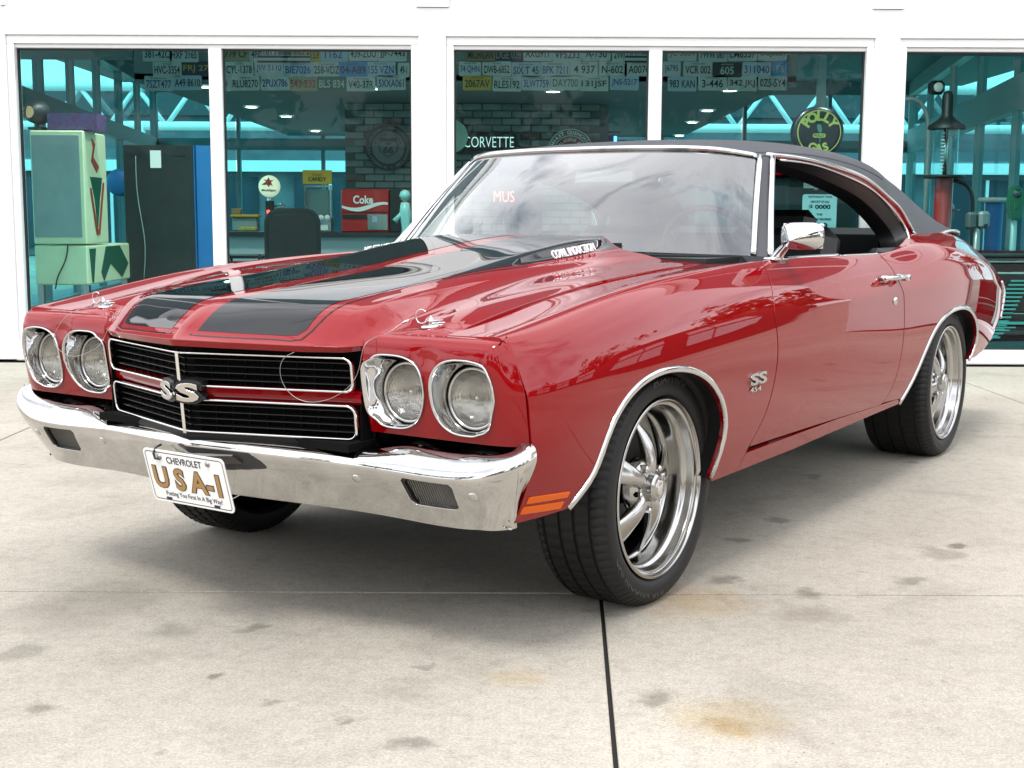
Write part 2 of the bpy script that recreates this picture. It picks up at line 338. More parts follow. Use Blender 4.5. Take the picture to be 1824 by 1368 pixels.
# ------------------------------------------------------------------ paving
def concrete(name):
    m,t,out=node_mat(name); b=N(t,'ShaderNodeBsdfPrincipled'); l=t.links.new; b.inputs['Roughness'].default_value=.8; b.inputs['Specular IOR Level'].default_value=.3
    ge=N(t,'ShaderNodeNewGeometry')
    def noise(sc,det=6,ro=.55,di=0):
        n=N(t,'ShaderNodeTexNoise'); n.inputs['Scale'].default_value=sc; n.inputs['Detail'].default_value=det; n.inputs['Roughness'].default_value=ro; n.inputs['Distortion'].default_value=di; l(ge.outputs['Position'],n.inputs[0]); return n
    def ramp(src,p0,p1,c0,c1):
        r=N(t,'ShaderNodeValToRGB'); r.color_ramp.elements[0].position=p0; r.color_ramp.elements[1].position=p1; r.color_ramp.elements[0].color=(*c0,1); r.color_ramp.elements[1].color=(*c1,1); l(src,r.inputs[0]); return r
    def mul(a,bb,f=1):
        mm=N(t,'ShaderNodeMixRGB',blend_type='MULTIPLY'); mm.inputs[0].default_value=f; l(a,mm.inputs[1]); l(bb,mm.inputs[2]); return mm
    base=ramp(noise(.55,3).outputs[0],.3,.7,(.34,.312,.266),(.50,.463,.40))
    blot=ramp(noise(2.7,6,.6,.6).outputs[0],.34,.47,(.84,.835,.83),(1,1,1))
    grain=ramp(noise(150,3,.7).outputs[0],.36,.62,(.74,.73,.72),(1.06,1.06,1.06))
    grain2=ramp(noise(38,4,.7).outputs[0],.33,.6,(.88,.88,.87),(1.03,1.03,1.03))
    vo=N(t,'ShaderNodeTexVoronoi'); vo.inputs['Scale'].default_value=2.1; vo.inputs['Randomness'].default_value=1; 
    ad=N(t,'ShaderNodeVectorMath',operation='ADD'); nn=noise(9,3); l(ge.outputs['Position'],ad.inputs[0])
    sc=N(t,'ShaderNodeVectorMath',operation='SCALE'); sc.inputs['Scale'].default_value=.16; l(nn.outputs['Color'],sc.inputs[0]); l(sc.outputs[0],ad.inputs[1]); l(ad.outputs[0],vo.inputs[0])
    spot=ramp(vo.outputs['Distance'],.06,.13,(.56,.55,.54),(1,1,1))
    vo2=N(t,'ShaderNodeTexVoronoi'); vo2.inputs['Scale'].default_value=.62; l(ad.outputs[0],vo2.inputs[0]); tan=ramp(vo2.outputs['Distance'],.05,.15,(.92,.74,.50),(1,1,1))
    vo3=N(t,'ShaderNodeTexVoronoi'); vo3.inputs['Scale'].default_value=4.6; l(ad.outputs[0],vo3.inputs[0]); spot2=ramp(vo3.outputs['Distance'],.03,.10,(.45,.44,.43),(1,1,1)); msk=ramp(noise(1.1,2).outputs[0],.45,.6,(0,0,0),(1,1,1))
    x=mul(base.outputs[0],blot.outputs[0],.8); xm=N(t,'ShaderNodeMixRGB',blend_type='MULTIPLY'); l(msk.outputs[0],xm.inputs[0]); l(x.outputs[0],xm.inputs[1]); l(spot2.outputs[0],xm.inputs[2]); x=xm; x=mul(x.outputs[0],grain.outputs[0]); x=mul(x.outputs[0],grain2.outputs[0]); x=mul(x.outputs[0],spot.outputs[0],.9); x=mul(x.outputs[0],tan.outputs[0],.8)
    for (sx_,sy_,rr,cc) in STAINS:
        dv=N(t,'ShaderNodeVectorMath',operation='DISTANCE'); l(ad.outputs[0],dv.inputs[0]); dv.inputs[1].default_value=(sx_+.08,sy_+.08,.08); st=ramp(dv.outputs['Value'],rr*.35,rr,cc,(1,1,1)); st.color_ramp.interpolation='EASE'; x=mul(x.outputs[0],st.outputs[0])
    mid=ramp(noise(14,5,.75,.4).outputs[0],.38,.5,(.90,.895,.885),(1,1,1)); x=mul(x.outputs[0],mid.outputs[0])
    por=N(t,'ShaderNodeTexVoronoi'); por.inputs['Scale'].default_value=26; l(ge.outputs['Position'],por.inputs[0]); pr_=ramp(por.outputs['Distance'],.05,.085,(.45,.44,.42),(1,1,1)); pm=ramp(noise(5,2).outputs[0],.52,.6,(0,0,0),(1,1,1)); xm2=N(t,'ShaderNodeMixRGB',blend_type='MULTIPLY'); l(pm.outputs[0],xm2.inputs[0]); l(x.outputs[0],xm2.inputs[1]); l(pr_.outputs[0],xm2.inputs[2]); x=xm2
    l(x.outputs[0],b.inputs['Base Color'])
    u=N(t,'ShaderNodeBump'); u.inputs['Strength'].default_value=.35; u.inputs['Distance'].default_value=.003; l(noise(150,4,.7).outputs[0],u.inputs['Height']); l(u.outputs[0],b.inputs['Normal'])
    l(b.outputs[0],out.inputs[0]); return m
def gnd(u,v):
    c3=cam.matrix_world.to_3x3();d=c3@Vector(((u-912)/2307.118,-(v-684)/2307.118,-1));k=1.0906/-d.z;return d.x*k,d.y*k
STAINS=[(*gnd(u,v),r,c) for u,v,r,c in ((1300,1280,.17,(.93,.86,.73)),(1300,1290,.07,(.88,.79,.64)),(915,1206,.09,(.96,.90,.79)),(1165,1246,.07,(.62,.61,.60)),(1612,1182,.016,(.12,.12,.13)),(170,1072,.26,(.78,.77,.76)),(310,1122,.10,(.72,.72,.71)),(70,1268,.06,(.60,.60,.59)),(455,1116,.05,(.6,.6,.6)),(1440,1095,.12,(.82,.80,.79)),(380,1206,.03,(.55,.55,.55)),(475,1248,.035,(.6,.6,.6)),(760,1184,.035,(.66,.66,.66)),(600,1290,.03,(.6,.6,.6)),(1680,985,.10,(.72,.71,.70)),(1700,972,.04,(.5,.45,.42)),(40,1160,.08,(.7,.7,.7)))]
CON=concrete('broom_finished_concrete'); JOINT=P('joint_filler',(.012,.011,.010),.9)
pav=empty('pavement',(0,0,0),kind='structure')
def slab(x0,x1,y0,y1,g=.006):
    sk=lambda x,y: x+(y-3.68)*.0415*(y<3.7)
    e=.002;o=[];b=MB()
    V=[(x0+g,y0+g,-.03),(x1-g,y0+g,-.03),(x1-g,y1-g,-.03),(x0+g,y1-g,-.03),(x0+g,y0+g,-e),(x1-g,y0+g,-e),(x1-g,y1-g,-e),(x0+g,y1-g,-e),(x0+g+e,y0+g+e,0),(x1-g-e,y0+g+e,0),(x1-g-e,y1-g-e,0),(x0+g+e,y1-g-e,0)]
    V=[(sk(x,y),y,z) for x,y,z in V]
    F=[(8,9,10,11)]+[(i,(i+1)%4,4+(i+1)%4,4+i) for i in range(4)]+[(4+i,4+(i+1)%4,8+(i+1)%4,8+i) for i in range(4)]
    mesh('concrete_slab',V,F,CON,pav)
gx=[-13.62,-10.84,-8.06,-5.28,-2.50,.262,3.06,5.84,8.62,11.4];gy=[-5.5,-2.44,.62,3.68,6.765,9.60]
for i in range(len(gx)-1):
    for j in range(len(gy)-1): slab(gx[i],gx[i+1],gy[j],gy[j+1],.0045 if not(abs(gx[i+1]-.262)<.01 or abs(gx[i]-.262)<.01) else .0055)
mesh('joint_bed',[(-13.7,-5.6,-.009),(11.5,-5.6,-.009),(11.5,9.7,-.009),(-13.7,9.7,-.009)],[(0,1,2,3)],JOINT,pav)
gr=mesh('ground',[(-150,-150,-.028),(150,-150,-.028),(150,150,-.028),(-150,150,-.028)],[(0,1,2,3)],CON);tag(gr,kind='structure')
# apron strip between the paving and the shop front
# ------------------------------------------------------------------ showroom building
_cm=cam.matrix_world.to_3x3()
def at(u,v,Y):
    """point at depth Y seen at photo pixel (u,v)"""
    d=_cm@Vector(((u-912)/2307.118,-(v-684)/2307.118,-1)); return Vector((0,0,1.0906))+d*(Y/d.y)
WHITE=P('white_paint',(.82,.82,.83),.45,noise=(1.3,(.74,.75,.77),.6),bump=(40,.08,.001)); WHITE2=P('white_metal_frame',(.80,.81,.82),.3)
WALLW=P('upper_panel_pale',(.70,.76,.80),.35); SOFF=P('soffit_grey',(.16,.20,.21),.7); CEIL=P('ceiling_grey',(.18,.23,.24),.8); FRG=P('inner_frame_grey',(.16,.26,.28),.5)
GLF=glass('storefront_glass',(.62,.93,.92),1.45,0.0,gain=.35); GLB=glass('tinted_side_glass',(.28,.82,.88),1.45,gain=.5)
FLI=P('showroom_floor',(.16,.18,.18),.35,bump=(3,.05,.01)); GASK=P('black_gasket',(.01,.012,.012),.5)
bd=empty('showroom_building',(0,9.8,0),0,'white-framed showroom with large teal tinted windows behind the red car','building')
def bb(name,x0,x1,y0,y1,z0,z1,mat,par=bd,bev=0.0):
    c=((x0+x1)/2,(y0+y1)/2-9.8,(z0+z1)/2); b=MB();b.box(c,(x1-x0,y1-y0,z1-z0),bev=bev); return b.build(name,mat,par)
YF=9.80
bb('header_beam',-7,8,YF,YF+.30,2.412,2.553,WHITE,bev=.006)
bb('upper_beam',-7,8,YF+.02,YF+.30,2.558,2.62,WHITE)
for x0,x1 in((-6.9,-3.74),(-.60,2.70)): pass
UPG=P('upper_window_glass',(.01,.055,.065),.03,coat=1)
for x0,x1 in((-6.9,-3.79),(-3.75,-.72),(-.478,2.645),(2.88,7.9)):
    bb('upper_wall_panel',x0,x1,YF+.05,YF+.12,2.625,2.95,WALLW);bb('upper_wall_panel',x0,x1,YF+.05,YF+.12,5.2,5.7,WALLW);xm=(x0+x1)/2
    for a,b_ in((x0+.06,xm-.05),(xm+.05,x1-.06)): bb('upper_window_pane',a,b_,YF+.09,YF+.11,3.01,5.14,UPG)
    for a,b_ in((x0,x0+.058),(xm-.048,xm+.048),(x1-.058,x1)): bb('upper_mullion',a,b_,YF+.04,YF+.13,2.953,5.197,WHITE2)
    for a,b_ in((2.953,3.008),(5.142,5.197)): bb('upper_rail',x0+.06,x1-.06,YF+.045,YF+.125,a,b_,WHITE2)
for x0,x1 in ((-.72,-.478),(2.645,2.88),(-3.79,-3.75)): bb('upper_pilaster',x0,x1,YF-.0,YF+.2,2.625,5.7,WHITE)
bb('parapet',-7,8,YF-.05,YF+.25,5.705,5.95,WHITE); bb('roof',-7,8,YF+.25,23.6,3.45,3.55,SOFF); bb('upper_storey_wall',-7,8,YF+.3,YF+.5,3.56,5.9,SOFF)
for x0,x1 in ((-7,-3.752),(-.703,-.497),(2.672,2.858),(6.2,8)): bb('column',x0,x1,YF,YF+.30,0,2.412,WHITE,bev=.006)
bb('door_sill',-3.752,6.2,YF-.06,YF+.28,0,.085,WHITE,bev=.008)
# framed bays
def bay(x0,x1,mull):
    f=empty('window_frame');f.parent=bd
    def fb(n,a,b_,y0,y1,z0,z1,m=WHITE2,bev=.004):
        c=((a+b_)/2,(y0+y1)/2-9.8,(z0+z1)/2);q=MB();q.box(c,(b_-a,y1-y0,z1-z0),bev=bev);return q.build(n,m,f)
    fb('frame_head',x0,x1,YF+.02,YF+.14,2.352,2.410);fb('frame_head_inner',x0+.05,x1-.05,YF+.045,YF+.14,2.323,2.351)
    fb('frame_jamb',x0,x0+.055,YF+.02,YF+.14,.087,2.350);fb('frame_jamb',x1-.055,x1,YF+.02,YF+.14,.087,2.350)
    fb('frame_sill',x0+.057,x1-.057,YF+.045,YF+.14,.087,.10)
    xs=[x0+.057]
    for a,b_ in mull: fb('mullion',a,b_,YF+.03,YF+.14,.10,2.321); xs+=[a,b_]
    xs.append(x1-.057)
    for i in range(0,len(xs),2):
        a,b_=xs[i]+.012,xs[i+1]-.012
        for q in ((xs[i],a,.10,2.321),(b_,xs[i+1],.10,2.321),(a,b_,.10,.112),(a,b_,2.310,2.321)): fb('gasket',q[0],q[1],YF+.075,YF+.105,q[2],q[3],GASK,0)
        mesh('pane',[(a-.004,.092,.108),(b_+.004,.092,.108),(b_+.004,.092,2.314),(a-.004,.092,2.314)],[(0,1,2,3)],GLF,f)
bay(-3.752,-.703,[(-2.262,-2.166)]);bay(-.497,2.672,[(1.008,1.104)]);bay(2.858,6.2,[(4.48,4.58)])
# the room behind
def quad(name,pts,mat,par=bd): return mesh(name,[(x,y-9.8,z) for x,y,z in pts],[tuple(range(len(pts)))],mat,par)
quad('showroom_floor',[(-6.6,10.1,.01),(8,10.1,.01),(8,23.6,.01),(-6.6,23.6,.01)],FLI)
bb('low_ceiling',-3.95,2.95,13.80,23.2,2.50,2.56,CEIL); bb('fascia_band',-3.95,2.95,13.80,13.86,2.455,3.2,SOFF)
bb('cross_beam',-5.6,-3.96,13.8,14.0,2.72,3.2,SOFF); bb('cross_beam',2.96,6.0,13.8,14.0,2.80,3.2,SOFF)
def glazed(name,A,B,n,zr,mat=FRG,wd=.06,wt=.12,skip=()):
    """glazed wall from A to B: lower lights, rail, transoms"""
    A=Vector((*A,0));B=Vector((*B,0));d=B-A;L_=d.length;d/=L_;w_=empty(name);w_.parent=bd;o_=Vector((0,-9.8,0))
    nrm=Vector((-d.y,d.x,0))
    def bar(nm,a,b_,z0,z1,t,m=mat):
        p=A+d*a+o_;q=A+d*b_+o_;c=(p+q)/2;rot=Matrix((d,nrm,Vector((0,0,1)))).transposed();k=MB();k.box((c.x,c.y,(z0+z1)/2),(b_-a,t,z1-z0),rot);k.build(nm,m,w_)
    bar('rail',0,L_,zr[0],zr[1],.12);bar('head',0,L_,3.22,3.45,.14);bar('base',0,L_,0,.12,.14)
    st=L_/n
    for i in range(n+1):
        a=i*st;t=wt if i%3==0 else wd;bar('wall_mullion',a-t/2,a+t/2,.12,zr[0],.10);bar('wall_mullion',a-t/2,a+t/2,zr[1],3.22,.10)
        if i<n:
            for z0,z1 in((.12,zr[0]),(zr[1],3.22)):
                p=A+d*(a+t/2)+o_;q=A+d*(a+st-t/2)+o_;mesh('wall_pane',[(p.x,p.y,z0),(q.x,q.y,z0),(q.x,q.y,z1),(p.x,p.y,z1)],[(0,1,2,3)],GLB,w_)
glazed('left_glazed_wall',(-4.76,9.95),(-6.28,23),8,(2.22,2.44)); glazed('back_glazed_wall',(-6.28,23.05),(7.0,23.05),9,(2.24,2.44)); glazed('right_glazed_wall',(4.72,9.95),(6.95,23),6,(2.25,2.62),mat=P('pale_inner_frame',(.42,.52,.53),.5))
bb('white_inner_post',3.92,4.02,17.0,17.1,0,3.2,WHITE)
# white-painted brick partition
bk=empty('brick_partition',(-.455,16.5,0),0,'grey-white painted brick wall inside the showroom hung with round signs','wall')
MORT=P('brick_mortar',(.16,.17,.17),.9); BR=[P('painted_brick',(.30,.36,.36),.8,noise=(6,(.22,.27,.27),.6),bump=(30,.4,.004)),P('painted_brick_worn',(.24,.28,.28),.8,noise=(8,(.16,.22,.22),.7),bump=(30,.5,.005)),P('bare_brick',(.17,.13,.12),.85,noise=(9,(.25,.24,.23),.6),bump=(30,.5,.005))]
b=MB();b.box((0,.10,1.25),(3.31,.16,2.5));b.build('wall_core',MORT,bk)
bw,bh=.246,.088; proto={}
def brick_mesh(m,wd):
    k=(m.name,wd)
    if k not in proto:
        q=MB();q.box((0,0,0),(wd,.03,bh-.012),bev=.006);proto[k]=q.build('brick',m,bk);return proto[k]
    o=proto[k].copy();link(o,bk);return o
rr_=random.Random(4)
for r in range(18):
    z=2.5-bh*(r+.5);off=(r%2)*bw/2
    for c in range(-1,14):
        x=-1.655+off+c*bw+bw/2;wd=bw-.012
        if x-bw/2<-1.66:continue
        if x+bw/2>1.66: continue
        m=rr_.choices(BR,[.72,.22,.06])[0]
        o=brick_mesh(m,wd);o.location=(x,.008+rr_.uniform(-.004,.004),z)
# plates row fascia gets its plates with the other objects. ceiling downlights
LITE=P('downlight_glow',(1,1,1),.5,emit=(1,.93,.80),es=16); LTR=P('downlight_trim',(.7,.7,.7),.4)
for u,v in ((680,165),(448,197),(510,213),(562,238),(985,168),(1300,165),(1260,200),(1233,220),(1210,243),(368,163)):
    Y=(2.495-1.0906)/((387-v)/2307.118)/1.0;Y=min(Y,22.6);p=at(u,v,Y)
    where={680:'in front of the brick wall above the round shield sign',448:'nearest of the three over the black chair',510:'middle of the three over the black chair',562:'farthest of the three, above the yellow candy sign',985:'over the round green and red sign',1300:'front of the row leading back behind the car roof',1260:'second of the row behind the car roof',1233:'third of the row behind the car roof',1210:'last of the row behind the car roof',368:'beside the window mullion over the dark cabinet'}[u]
    dl=empty('downlight',(p.x,Y,2.497),0,'round lit ceiling downlight, '+where,'ceiling light','recessed ceiling lights in the showroom')
    MB().lathe([(.0,-.012),(.075,-.012)],20,'z').build('lamp',LITE,dl,fix=False);MB().lathe([(.075,-.014),(.10,-.016),(.105,0)],20,'z').build('trim_ring',LTR,dl,True)
    pl=bpy.data.lights.new('downlight_bulb','SPOT');pl.energy=60;pl.spot_size=R(150);pl.spot_blend=.8;pl.color=(1,.95,.86);pl.shadow_soft_size=.07;po=bpy.data.objects.new('downlight_bulb',pl);link(po,dl);po.location=(0,0,-.03)
for i,x in enumerate((-3.2,-1.6,0,1.6,3.2)):  # unseen row of lamps added to brighten the front of the showroom
    for j,y in enumerate((10.9,)):
        dl=empty('downlight',(x,y,3.40),0,('added unseen downlight of the high front ceiling, %s row, %s'%(('window','inner')[j],('far left','left','middle','right','far right')[i])),'ceiling light','recessed ceiling lights in the showroom')
        MB().lathe([(.0,-.012),(.075,-.012)],20,'z').build('lamp',LITE,dl,fix=False);MB().lathe([(.075,-.014),(.10,-.016),(.105,0)],20,'z').build('trim_ring',LTR,dl,True)
        pl=bpy.data.lights.new('downlight_bulb','SPOT');pl.energy=150;pl.spot_size=R(150);pl.spot_blend=.8;pl.color=(1,.97,.92);pl.shadow_soft_size=.07;po=bpy.data.objects.new('downlight_bulb',pl);link(po,dl);po.location=(0,0,-.03)
# ------------------------------------------------------------------ what stands outside beyond the room
TRU=P('white_truss_paint',(.80,.83,.84),.4)
tr=empty('pipe_truss',(0,30,0),0,'white tubular roof truss seen through the far windows','truss')
for z,r in((4.0,.11),(3.12,.10)):
    b=MB();b.tube([(-17,0,z),(17,0,z)],r,12);b.build('chord',TRU,tr,True)
for i in range(26):
    x=-17+i*1.3;b=MB();b.tube([(x,0,3.12),(x+.65,0,4.0)],.055,8);b.build('web_tube',TRU,tr,True);b=MB();b.tube([(x+.65,0,4.0),(x+1.3,0,3.12)],.055,8);b.build('web_tube',TRU,tr,True)
for x in(-17,-8.5,0,8.5,17): b=MB();b.tube([(x,0,0),(x,0,3.1)],.13,12);b.build('post',TRU,tr,True)
NB=P('neighbour_wall',(.07,.09,.11),.6,noise=(1.2,(.15,.17,.19),.7)); NW=P('neighbour_fascia',(.75,.78,.80),.5);NG=P('neighbour_glass',(.03,.05,.07),.1)
nb=empty('neighbour_building',(0,36,0),0,'low dark building with white fascia beyond the far windows','building')
b=MB();b.box((0,3,1.9),(44,6,3.8));b.build('wall',NB,nb);b=MB();b.box((0,-.08,2.45),(44,.3,.30));b.build('fascia',NW,nb)
b=MB();b.box((0,3,4.15),(44.6,6.4,.7));b.build('roof',P('neighbour_roof',(.05,.06,.07),.6),nb)
for i in range(14):
    x=-20+i*3;f=MB();f.box((x,-.03,1.2),(2.0,.08,1.9));f=f.build('window',NG,nb);q=MB();q.box((x,-.10,1.2),(.08,.06,1.9));q.build('window_bar',NW,f)
# ------------------------------------------------------------------ opposite side of the forecourt (seen only in the paint, chrome and glass)
BARK=P('bark',(.07,.05,.035),.9,bump=(20,.6,.02)); LEAF=[P('leaves_dark',(.030,.055,.018),.6),P('leaves_mid',(.05,.085,.025),.6),P('leaves_light',(.08,.11,.03),.6)]
def tree(x,y,h,sp,seed,label):
    rg=random.Random(seed);t=empty('tree',(x,y,0),rg.uniform(0,6),label,'tree','trees across the forecourt');b=MB()
    top=(rg.uniform(-.3,.3),rg.uniform(-.3,.3),h*.55);b.tube([(0,0,0),(top[0]*.4,top[1]*.4,h*.25),top,(top[0],top[1],h*.8)],[.22,.17,.11,.04],8)
    for k in range(6):
        a=k*1.05+rg.uniform(-.3,.3);b.tube([(top[0]*.7,top[1]*.7,h*(.32+.05*k)),(math.cos(a)*sp*.35,math.sin(a)*sp*.35,h*(.5+.05*k)),(math.cos(a)*sp*.6,math.sin(a)*sp*.6,h*(.58+.05*k))],[.08,.05,.02],6)
    b.build('trunk',BARK,t,True)
    for li,m in enumerate(LEAF):
        V=[];F=[]
        cl=[(rg.gauss(0,.42)*sp,rg.gauss(0,.42)*sp,h*(.68+rg.gauss(0,.14))) for _ in range(26)]
        for c in cl:
            for _ in range(34):
                p=Vector((rg.gauss(0,.32),rg.gauss(0,.32),rg.gauss(0,.24)))+Vector(c);s=rg.uniform(.10,.22);q=Matrix.Rotation(rg.uniform(0,6),3,Vector((rg.random(),rg.random(),rg.random()+.1)).normalized());k=len(V)
                V+=[p+q@Vector(v)*s for v in((-1,-.5,0),(1,-.5,.2),(1,.6,0),(-1,.5,-.2))];F.append((k,k+1,k+2,k+3))
        mesh('crown',V,F,m,t)
for i,(x,y,h,sp) in enumerate([(-16,-15,7,2.6),(-9,-19,8,3),(-2,-21,7.5,2.8),(5,-20,8.5,3.0),(12,-17,7.5,3),(18,-11,8.5,3.2),(22,-4,7,2.8),(-22,-8,8,3),(30,4,9,3.4),(31,14,9,3.5),(29,24,8.5,3.4),(24,32,9,3.3)]):
    tree(x,y,h,sp,i,['broad green tree at the far left across the forecourt','green tree left of centre across the forecourt','slim green tree straight across the forecourt','tall green tree right of centre across the forecourt','green tree near the tan building','tall spreading tree at the right end of the forecourt','smaller tree farthest right of the forecourt','dark green tree at the far left corner of the forecourt','tall tree behind the brown side wing, nearest the forecourt','tall tree behind the middle of the brown side wing','tree behind the far end of the brown side wing','last tree, farthest back beyond the brown side wing'][i])
TAN=P('tan_stucco',(.42,.27,.15),.8,noise=(2,(.36,.22,.12),.5)); 
tb=empty('tan_building',(0,-27,0),0,'long low tan building across the forecourt','building')
b=MB();b.box((0,0,1.6),(60,5,3.2));b.build('wall',TAN,tb);b=MB();b.box((0,0,3.3),(60.6,5.6,.25));b.build('roof',WHITE,tb)
for i in range(14):
    x=-26+i*4;f=MB();f.box((x,2.5,1.5),(1.8,.1,1.5));f.build('window',NG,tb)
rb=empty('side_building',(19,9,0),R(90),'brown side wing with large pale windows at right of the forecourt','building')
BRN=P('brown_brick',(.16,.06,.045),.85,noise=(4,(.10,.04,.03),.6)); b=MB();b.box((0,-2,2.2),(16,4,4.4));b.build('wall',BRN,rb)
PW=P('pale_window_sheet',(.75,.76,.80),.25)
for i in range(5):
    for z in(1.2,3.1):
        for dx in(-.48,.48):
            f=MB();f.box((-6+i*3+dx,.02,z),(.88,.08,1.35));f.build('window',PW,rb)
# ------------------------------------------------------------------ materials
def paint(name,col,flake=.0):
    m,t,out=node_mat(name); b=N(t,'ShaderNodeBsdfPrincipled'); l=t.links.new
    b.inputs['Base Color'].default_value=(*col,1); b.inputs['Roughness'].default_value=.42; b.inputs['Specular IOR Level'].default_value=.0
    b.inputs['Coat Weight'].default_value=1; b.inputs['Coat Roughness'].default_value=.012; b.inputs['Coat IOR'].default_value=1.47
    tcn=N(t,'ShaderNodeTexCoord'); n=N(t,'ShaderNodeTexNoise'); n.inputs['Scale'].default_value=3.2; n.inputs['Detail'].default_value=1
    u=N(t,'ShaderNodeBump'); u.inputs['Strength'].default_value=.05; u.inputs['Distance'].default_value=.004
    l(tcn.outputs['Object'],n.inputs[0]); l(n.outputs[0],u.inputs['Height']); l(u.outputs[0],b.inputs['Coat Normal'])
    l(b.outputs[0],out.inputs[0]); return m
RED=paint('red_paint',(.215,.0007,.003)); BLK=paint('black_paint',(.006,.006,.008))
CHR=P('chrome',(.60,.60,.60),.035,1); CHRD=P('chrome_dull',(.74,.73,.71),.07,1,bump=(60,.02,.001)); ALU=P('polished_aluminium',(.46,.455,.44),.17,1)
RUB=P('tyre_rubber',(.009,.009,.0095),.55,spec=.35,bump=(300,.25,.0006)); RUBT=P('raised_letter_rubber',(.028,.028,.03),.45)
TRIMB=P('black_plastic',(.008,.008,.009),.4); SATB=P('satin_black',(.006,.006,.007),.5,spec=.2); DARK=P('underbody_black',(.004,.004,.004),.85,spec=.1)
VIN=P('vinyl_grain',(.034,.037,.045),.55,spec=.5,bump=(260,.45,.0012),noise=(9,(.05,.053,.06),.5)); SEATM=P('black_leather',(.012,.012,.013),.38,bump=(160,.15,.001))
AMB=P('amber_lens',(.62,.10,.002),.35,spec=.25,bump=(120,.5,.001)); LINER=P('wheel_liner',(.012,.011,.010),.7)
BRK=P('brake_iron',(.05,.05,.05),.5,1); LENS=P('clear_lens',(.10,.10,.095),.15,.3,coat=1,bump=(70,.6,.002)); WSG=glass('windscreen_glass',(.80,.90,.88),1.5,gain=3.4,extra=.08)
PLATEW=P('plate_white',(.80,.80,.80),.3,coat=.3); GOLD=P('plate_gold',(.33,.19,.06),.4); INK=P('plate_ink',(.015,.018,.03),.4); STEEL=P('steel',(.35,.34,.33),.35,1)
BRUSH=P('bumper_chrome',(.58,.575,.555),.05,1,bump=(7,.12,.012),noise=(14,(.48,.47,.455),.8))
def fluted(name,dark=False):
    m,t,out=node_mat(name); b=N(t,'ShaderNodeBsdfPrincipled'); l=t.links.new
    b.inputs['Base Color'].default_value=(.80,.78,.73,1); b.inputs['Metallic'].default_value=1; b.inputs['Roughness'].default_value=.07; b.inputs['Coat Weight'].default_value=0; b.inputs['Coat Roughness'].default_value=.02
    tcn=N(t,'ShaderNodeTexCoord'); wv=N(t,'ShaderNodeTexWave',wave_type='BANDS',bands_direction='Y'); wv.inputs['Scale'].default_value=62; wv.inputs['Distortion'].default_value=.8; wv.inputs['Detail'].default_value=1
    n=N(t,'ShaderNodeTexNoise'); n.inputs['Scale'].default_value=28; ad=N(t,'ShaderNodeMath',operation='ADD')
    u=N(t,'ShaderNodeBump'); u.inputs['Strength'].default_value=1; u.inputs['Distance'].default_value=.0042
    l(tcn.outputs['Object'],wv.inputs[0]); l(tcn.outputs['Object'],n.inputs[0]); l(wv.outputs[1],ad.inputs[0]); l(n.outputs[0],ad.inputs[1]); l(ad.outputs[0],u.inputs['Height']); l(u.outputs[0],b.inputs['Normal']); l(b.outputs[0],out.inputs[0])
    if dark: b.inputs['Base Color'].default_value=(.16,.155,.145,1); b.inputs['Metallic'].default_value=.6; b.inputs['Roughness'].default_value=.22; wv.inputs['Scale'].default_value=45
    return m
FLUTE=fluted('fluted_headlight_glass'); LENS=fluted('ribbed_signal_lens',True)
def lensmat():
    m,t,out=node_mat('headlight_lens'); l=t.links.new; tr=N(t,'ShaderNodeBsdfTransparent'); tr.inputs[0].default_value=(.97,.97,.96,1); g=N(t,'ShaderNodeBsdfGlossy'); g.inputs['Roughness'].default_value=.05
    f=N(t,'ShaderNodeLayerWeight'); f.inputs[0].default_value=.16; tcn=N(t,'ShaderNodeTexCoord'); wv=N(t,'ShaderNodeTexWave',wave_type='BANDS',bands_direction='Y'); wv.inputs['Scale'].default_value=75; wv.inputs['Distortion'].default_value=.3
    u=N(t,'ShaderNodeBump'); u.inputs['Strength'].default_value=1; u.inputs['Distance'].default_value=.003; l(tcn.outputs['Object'],wv.inputs[0]); l(wv.outputs[1],u.inputs['Height']); l(u.outputs[0],g.inputs['Normal']); l(u.outputs[0],f.inputs['Normal'])
    mxx=N(t,'ShaderNodeMixShader'); l(f.outputs['Fresnel'],mxx.inputs[0]); l(tr.outputs[0],mxx.inputs[1]); l(g.outputs[0],mxx.inputs[2]); l(mxx.outputs[0],out.inputs[0]); return m
HLENS=lensmat()
# ------------------------------------------------------------------ the red car (x forward, y left, z up)
CAR=empty('muscle_car',(-.30455,4.0733,0),math.atan2(-.83321,-.55295),'glossy red two-door muscle car with black bonnet stripes and black vinyl roof','car')
TS=.085
def zt(x,z,hi=8): return (x,float(SIDE.t_of_z(x,z,hi)[0]))
def side_poly(pts): return [zt(x,z) if k=='z' else (x,z) for x,k,z in pts]
ARF=[(.556,.93),(.520,1.18),(.484,1.49),(.443,2.20),(.405,2.68),(.356,3.0),(.238,3.30),(.155,3.32),(.078,3.24),(-.064,2.90),(-.19,2.27),(-.245,1.78),(-.268,1.3),(-.262,.9),(-.246,.43)]
ARR=[(-2.069,.47),(-2.156,.98),(-2.251,1.62),(-2.395,2.42),(-2.52,2.77),(-2.654,2.93),(-2.80,2.95),(-2.93,2.83),(-3.06,2.50),(-3.15,2.08),(-3.19,1.60),(-3.17,1.25),(-3.12,1.02)]
def smooth2(p,n=40):
    q=np.array(p,float)*[1,TS]; return [tuple(v) for v in curve(q,n)/[1,TS]]
arf=smooth2(ARF,46); arr=smooth2(ARR,46)
gapf=[(-.452,.34),(-.479,.661),(-.525,1.054),(-.575,1.45),(-.605,1.895),(-.630,2.8),(-.622,3.6),(-.608,4.52),(-.625,5.9),(-.655,6.9),(-.705,8.05),(-.735,8.7)]
